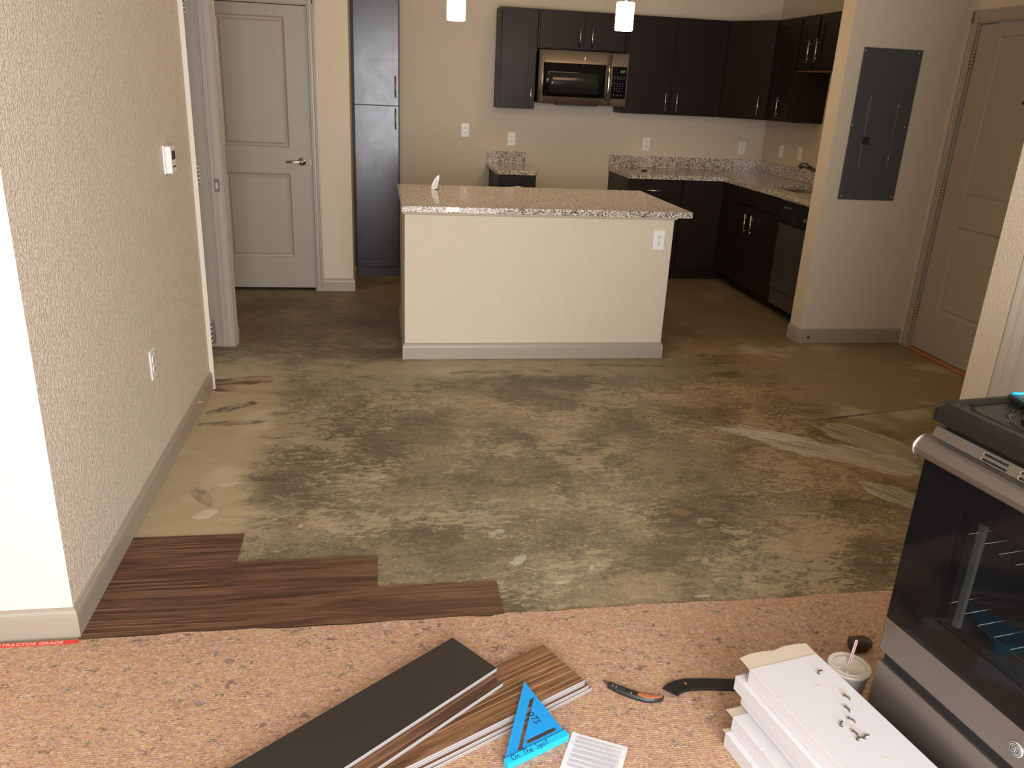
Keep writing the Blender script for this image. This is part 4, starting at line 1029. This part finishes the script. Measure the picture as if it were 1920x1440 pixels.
# ------------------------------------------------------------------ loose planks
def loose(corner, deg, tilt, l, m, label, z, flip=False, w_=.184):
    t = thing('vinyl_plank', label, 'floor plank', corner+(z,), R(deg), 'loose vinyl planks lying on the padding')
    t.rotation_euler = (R(tilt), 0, R(deg))
    t.rotation_euler = (Matrix.Rotation(R(deg), 3, 'Z') @ Matrix.Rotation(R(tilt), 3, 'X')).to_euler()
    b = B(); box(b, 0, l, 0, w_, .0004, .0044, 0); obj('core', b, 'vinyledge', t, True)
    b = B(); box(b, .001, l-.001, .001, w_-.001, .0044, .0052, .0003); obj('face_layer', b, m, t, True)
    b = B(); box(b, .006, l-.004, w_, w_+.0045, .0004, .0020, 0); obj('click_tongue', b, 'vinyledge', t, True)
    return t
zz = TH+.0004
labs = ('bottom vinyl plank of the stack beside the blue square', 'second vinyl plank from the bottom of the stack', 'third vinyl plank from the bottom of the stack', 'walnut vinyl plank with pale grain on top of the stack under the blue square')
for i, (dx, dy, dg) in enumerate(((.010, .020, .25), (.006, .013, .1), (.000, .002, 0), (.0, .0, 0))):
    ca, sa = math.cos(R(207)), math.sin(R(207))
    loose((.464+ca*-dx-sa*dy, 1.928+sa*-dx+ca*dy), 207+dg, 0, 1.2, 'plank2', labs[i], zz+i*.0054)
loose((.2085, 1.916), 217.4, 0, 1.2, 'plank', 'dark walnut vinyl plank slid under the upturned black plank', .0311)
loose((.199, 1.971), 217.4, 0, 1.2, 'vinylback', 'upturned vinyl plank showing its plain black backing', .0366)

# ------------------------------------------------------------------ speed square
Lp = Vector((.2865, 1.512, .0295)); Rp = Vector((.4495, 1.588, .0295)); Ap = Vector((.374, 1.752, .054))
ux = (Rp-Lp).normalized(); uz = ux.cross(Ap-Rp).normalized(); uy = uz.cross(ux)
t = bpy.data.objects.new('speed_square', None); COL.objects.link(t); tag(t, 'bright blue triangular speed square with black handwriting leaning on the planks', 'square')
Mq = Matrix.Identity(4)
for i in range(3): Mq[i][0] = ux[i]; Mq[i][1] = uy[i]; Mq[i][2] = uz[i]; Mq[i][3] = Lp[i]
t.matrix_world = Mq; ROOTM[t.name] = Mq
S = (Rp-Lp).length
k_ = S/.18
b = B()
for pts in (((0, 0), (.036, 0), (.18, .144), (.18, .18)), ((.161, .125), (.175, .125), (.18, .13), (.18, .144)), ((.036, 0), (.05, 0), (.054, .004), (.04, .004)),
            ((.05, 0), (.18, 0), (.18, .010), (.06, .010)), ((.06, .010), (.075, .010), (.075, .022), (.072, .022)), ((.165, .010), (.18, .010), (.18, .022), (.165, .022)), ((.072, .022), (.18, .022), (.18, .13))):
    prism(b, [(x*k_, y*k_) for x, y in pts], -.004, 0)
bl = obj('blade', b, 'blue', t, True)
b = B(); box(b, -.002, S+.004, -.020, 0, -.0185, .003, .0012); fn = obj('fence', b, 'bluelip', t, True)
b = B()
for i in range(1, 24): x = i*.0072*k_; box(b, x, x+.0006, x-.0005-(.006 if i % 4 else .010), x-.0005, -.0002, .0002)
obj('scale_marks', b, 'cyan', bl, True)
# handwriting as marker strokes
ST_ = {'O': [arc(.32, .45, .30, 90, 450, 14, .42)], 'n': [[(0, .5), (.05, 0)], [(.05, .35), (.2, .5), (.35, .4), (.38, 0)]],
       'T': [[(-.05, .92), (.75, .98)], [(.36, .95), (.3, 0)]], 'h': [[(.05, 1.0), (0, 0)], [(.02, .3), (.2, .5), (.34, .4), (.36, 0)]],
       'e': [[(.05, .25), (.38, .32), (.32, .5), (.12, .48), (.03, .25), (.1, .03), (.38, .05)]], 'S': [[(.5, .85), (.3, .98), (.08, .82), (.2, .58), (.45, .38), (.42, .1), (.15, 0), (-.02, .12)]],
       'p': [[(.05, .5), (0, -.35)], [(.03, .4), (.25, .52), (.38, .3), (.22, .05), (.02, .12)]], 'o': [arc(.2, .25, .19, 90, 450, 12, .25)], 't': [[(.15, .9), (.1, .1), (.3, 0)], [(-.05, .6), (.42, .66)]]}
ADV = {'O': .85, 'n': .6, 'T': .72, 'h': .52, 'e': .62, 'S': .68, 'p': .55, 'o': .55, 't': .5, ' ': .45}
def write(s, x0, y0, size, f, name, parent, w_=.0012):
    b = B(); x = x0
    for ch in s:
        for st in ST_.get(ch, []): ribbon(b, [(x+(p[0]+p[1]*.12)*size, y0+p[1]*size) for p in st], w_, f)
        x += ADV[ch]*size
    return obj(name, b, 'darkink', parent, True)
write('On The Spot', .014, -.0160, .0170, lambda a, c: (a, c, .0033), 'handwriting', fn, .0017)
write('OTS', 0, 0, .018, lambda a, c: (.126+c*1.0, .088-a*1.0, .0004), 'handwriting', bl, .0024)

# ------------------------------------------------------------------ paper, knife, pry bar, cup
t = thing('printed_sheet', 'white printed paper sheet lying on the padding beside the blue square', 'paper', (.477, 1.601, TH+.0006), R(-27.1))
b = B(); n_ = 8
g = [[b.verts.new((.145*i/n_, -.21*j/n_, .0006+.0012*math.sin(i*.9)*math.sin(j*.7)+(.002 if i == 0 and j == 0 else 0))) for i in range(n_+1)] for j in range(n_+1)]
for j in range(n_):
    for i in range(n_): b.faces.new((g[j][i], g[j][i+1], g[j+1][i+1], g[j+1][i])); 
sh = obj('sheet', b, 'paper', t, True)
b = B(); rnd = random.Random(3); y = -.012
for par in range(7):
    for ln in range(rnd.choice((3, 4, 5))):
        x1 = .132 if ln % 3 != 2 else rnd.uniform(.09, .13)
        x = .012+(.004 if ln else 0)
        while x < x1:
            wl = rnd.uniform(.003, .010); box(b, x, min(x+wl, x1), y-.0011, y, .0022, .0024); x += wl+.0011
        y -= .0027
    y -= .0042
o = obj('printed_text', b, 'ink', sh, True); o['kind'] = 'stuff'

t = thing('utility_knife', 'black and orange utility knife lying open on the padding', 'utility knife', (.600, 1.772, TH+.0006), math.atan2(1.680-1.772, .747-.600))
Lk = math.hypot(.147, .092)
def kx(a): return -.012*math.sin(math.pi*min(1, a/Lk)*.9)+(.012*((a-.12)/.05)**2 if a > .12 else 0)
def strip(bm, a0, a1, wf, z0_, z1_, n_=14, bulge=0):
    T1 = []; 
    for i in range(n_+1):
        a = a0+(a1-a0)*i/n_; wv_ = wf((a-a0)/(a1-a0)); c = kx(a)
        T1.append([bm.verts.new(v) for v in ((a, c-wv_, z0_), (a, c-wv_*1.0, (z0_+z1_)/2), (a, c-wv_*.7, z1_), (a, c+wv_*.7, z1_), (a, c+wv_*1.0, (z0_+z1_)/2), (a, c+wv_, z0_))])
    for i in range(n_):
        for j in range(6): bm.faces.new((T1[i][j], T1[i][(j+1) % 6], T1[i+1][(j+1) % 6], T1[i+1][j]))
    bm.faces.new(T1[0]); bm.faces.new(list(reversed(T1[-1])))
b = B(); strip(b, .020, Lk-.001, lambda k: .0085+.004*math.sin(math.pi*k)-.0035*max(0, k-.85)/.15, 0, .013); obj('grip', b, 'blacksatin', t, True)
b = B(); strip(b, .106, Lk-.004, lambda k: .006*math.sin(math.pi*min(1, k*.8+.18))**.6+.0015, .0125, .0145); obj('orange_inlay', b, 'orangewood', t, True)
b = B(); prism(b, [(0, kx(0)+.006), (.024, kx(.02)-.007), (.030, kx(.02)+.007), (.006, kx(0)+.009)], .005, .0062); obj('blade', b, 'steeldark', t, True)
b = B(); strip(b, .052, .070, lambda k: .0045, .0125, .0170, 4); obj('slider_button', b, 'rubber', t, True)
for a in (.034, .044, .088):
    b = B(); cyl(b, (a, kx(a)-.004, .012), (a, kx(a)-.004, .0142), .0022, n=8); obj('rivet', b, 'chrome', t, True)

t = thing('pry_bar', 'black curved flat pry bar reaching under the carton stack', 'pry bar', (.86, 1.72, TH))
pc = [(.772, 1.700, .016), (.790, 1.717, .012), (.812, 1.729, .009), (.840, 1.736, .006), (.880, 1.735, .0045), (.93, 1.729, .0045), (.99, 1.720, .0045), (1.06, 1.712, .0045)]
wd = [.024, .0235, .023, .0225, .022, .022, .0215, .021]
b = B(); T1 = []
for i, p in enumerate(pc):
    p = Vector(p)+Vector((0, 0, TH)); q0 = Vector(pc[max(0, i-1)]); q1 = Vector(pc[min(len(pc)-1, i+1)]); d = (q1-q0).normalized(); s = Vector((-d.y, d.x, 0)).normalized(); nn = d.cross(s)
    if nn.z < 0: nn = -nn
    hh = .0008 if i == 0 else .0032
    T1.append([b.verts.new(p+s*wd[i]*c+nn*hh*e) for c, e in ((-1, -1), (-1, .6), (-.9, 1), (.9, 1), (1, .6), (1, -1))])
for i in range(len(pc)-1):
    for j in range(6): b.faces.new((T1[i][j], T1[i][(j+1) % 6], T1[i+1][(j+1) % 6], T1[i+1][j]))
b.faces.new(T1[0]); b.faces.new(list(reversed(T1[-1])))
bb_ = obj('bar', b, 'forged', t)
b = B(); lathe(b, (.829, 1.736, TH+.0098), [(.007, 0), (.006, .0008), (.0, .0009)], 12); obj('nail_slot', b, 'orangewood', bb_)

t = thing('drink_cup', 'white foam drink cup with lid and red striped straw between cartons and range', 'cup', (1.212, 1.588, TH))
b = B(); lathe(b, (0, 0, 0), [(.034, 0), (.036, .004), (.0505, .150), (.0520, .152), (.0520, .156), (.049, .156)], 32); obj('cup_body', b, 'cup', t, True)
b = B(); lathe(b, (0, 0, .152), [(.0535, 0), (.0555, .003), (.0555, .009), (.052, .011), (.050, .007), (.044, .006), (.040, .009), (.036, .009), (.033, .006), (.0, .006)], 36, close=False); ld = obj('lid', b, 'lid', t, True)
for k in range(3):
    b = B(); a = 2.2+k*.9; lathe(b, (.028*math.cos(a), .028*math.sin(a), .158), [(.004, 0), (.003, .002), (.0, .0026)], 10, close=False); obj('lid_button', b, 'lid', ld, True)
sp0, sp1 = Vector((.0, .004, .150)), Vector((.012, .010, .232))
b = B(); cyl(b, sp0, sp1, .0036, n=12, caps=False); cyl(b, sp1+Vector((0, 0, -.001)), sp1, .003, n=10); sw = obj('straw', b, 'straw', t, True)
b = B()
d = (sp1-sp0)
for ang in (R(235), R(60)):
    o3 = Vector((math.cos(ang), math.sin(ang), 0))*.0032; cyl(b, sp0+o3, sp1+o3, .0011, n=6)
obj('straw_stripe', b, 'strawred', sw, True)
b = B(); lathe(b, (1.385, 1.835, TH+.024), [(.012, 0), (.024, .006), (.024, .045), (.018, .062), (.010, .070)], 18, 'X'); tag(obj('bottle', b, 'olive'), 'dark olive bottle lying on the padding behind the cup, beside the range', 'bottle')
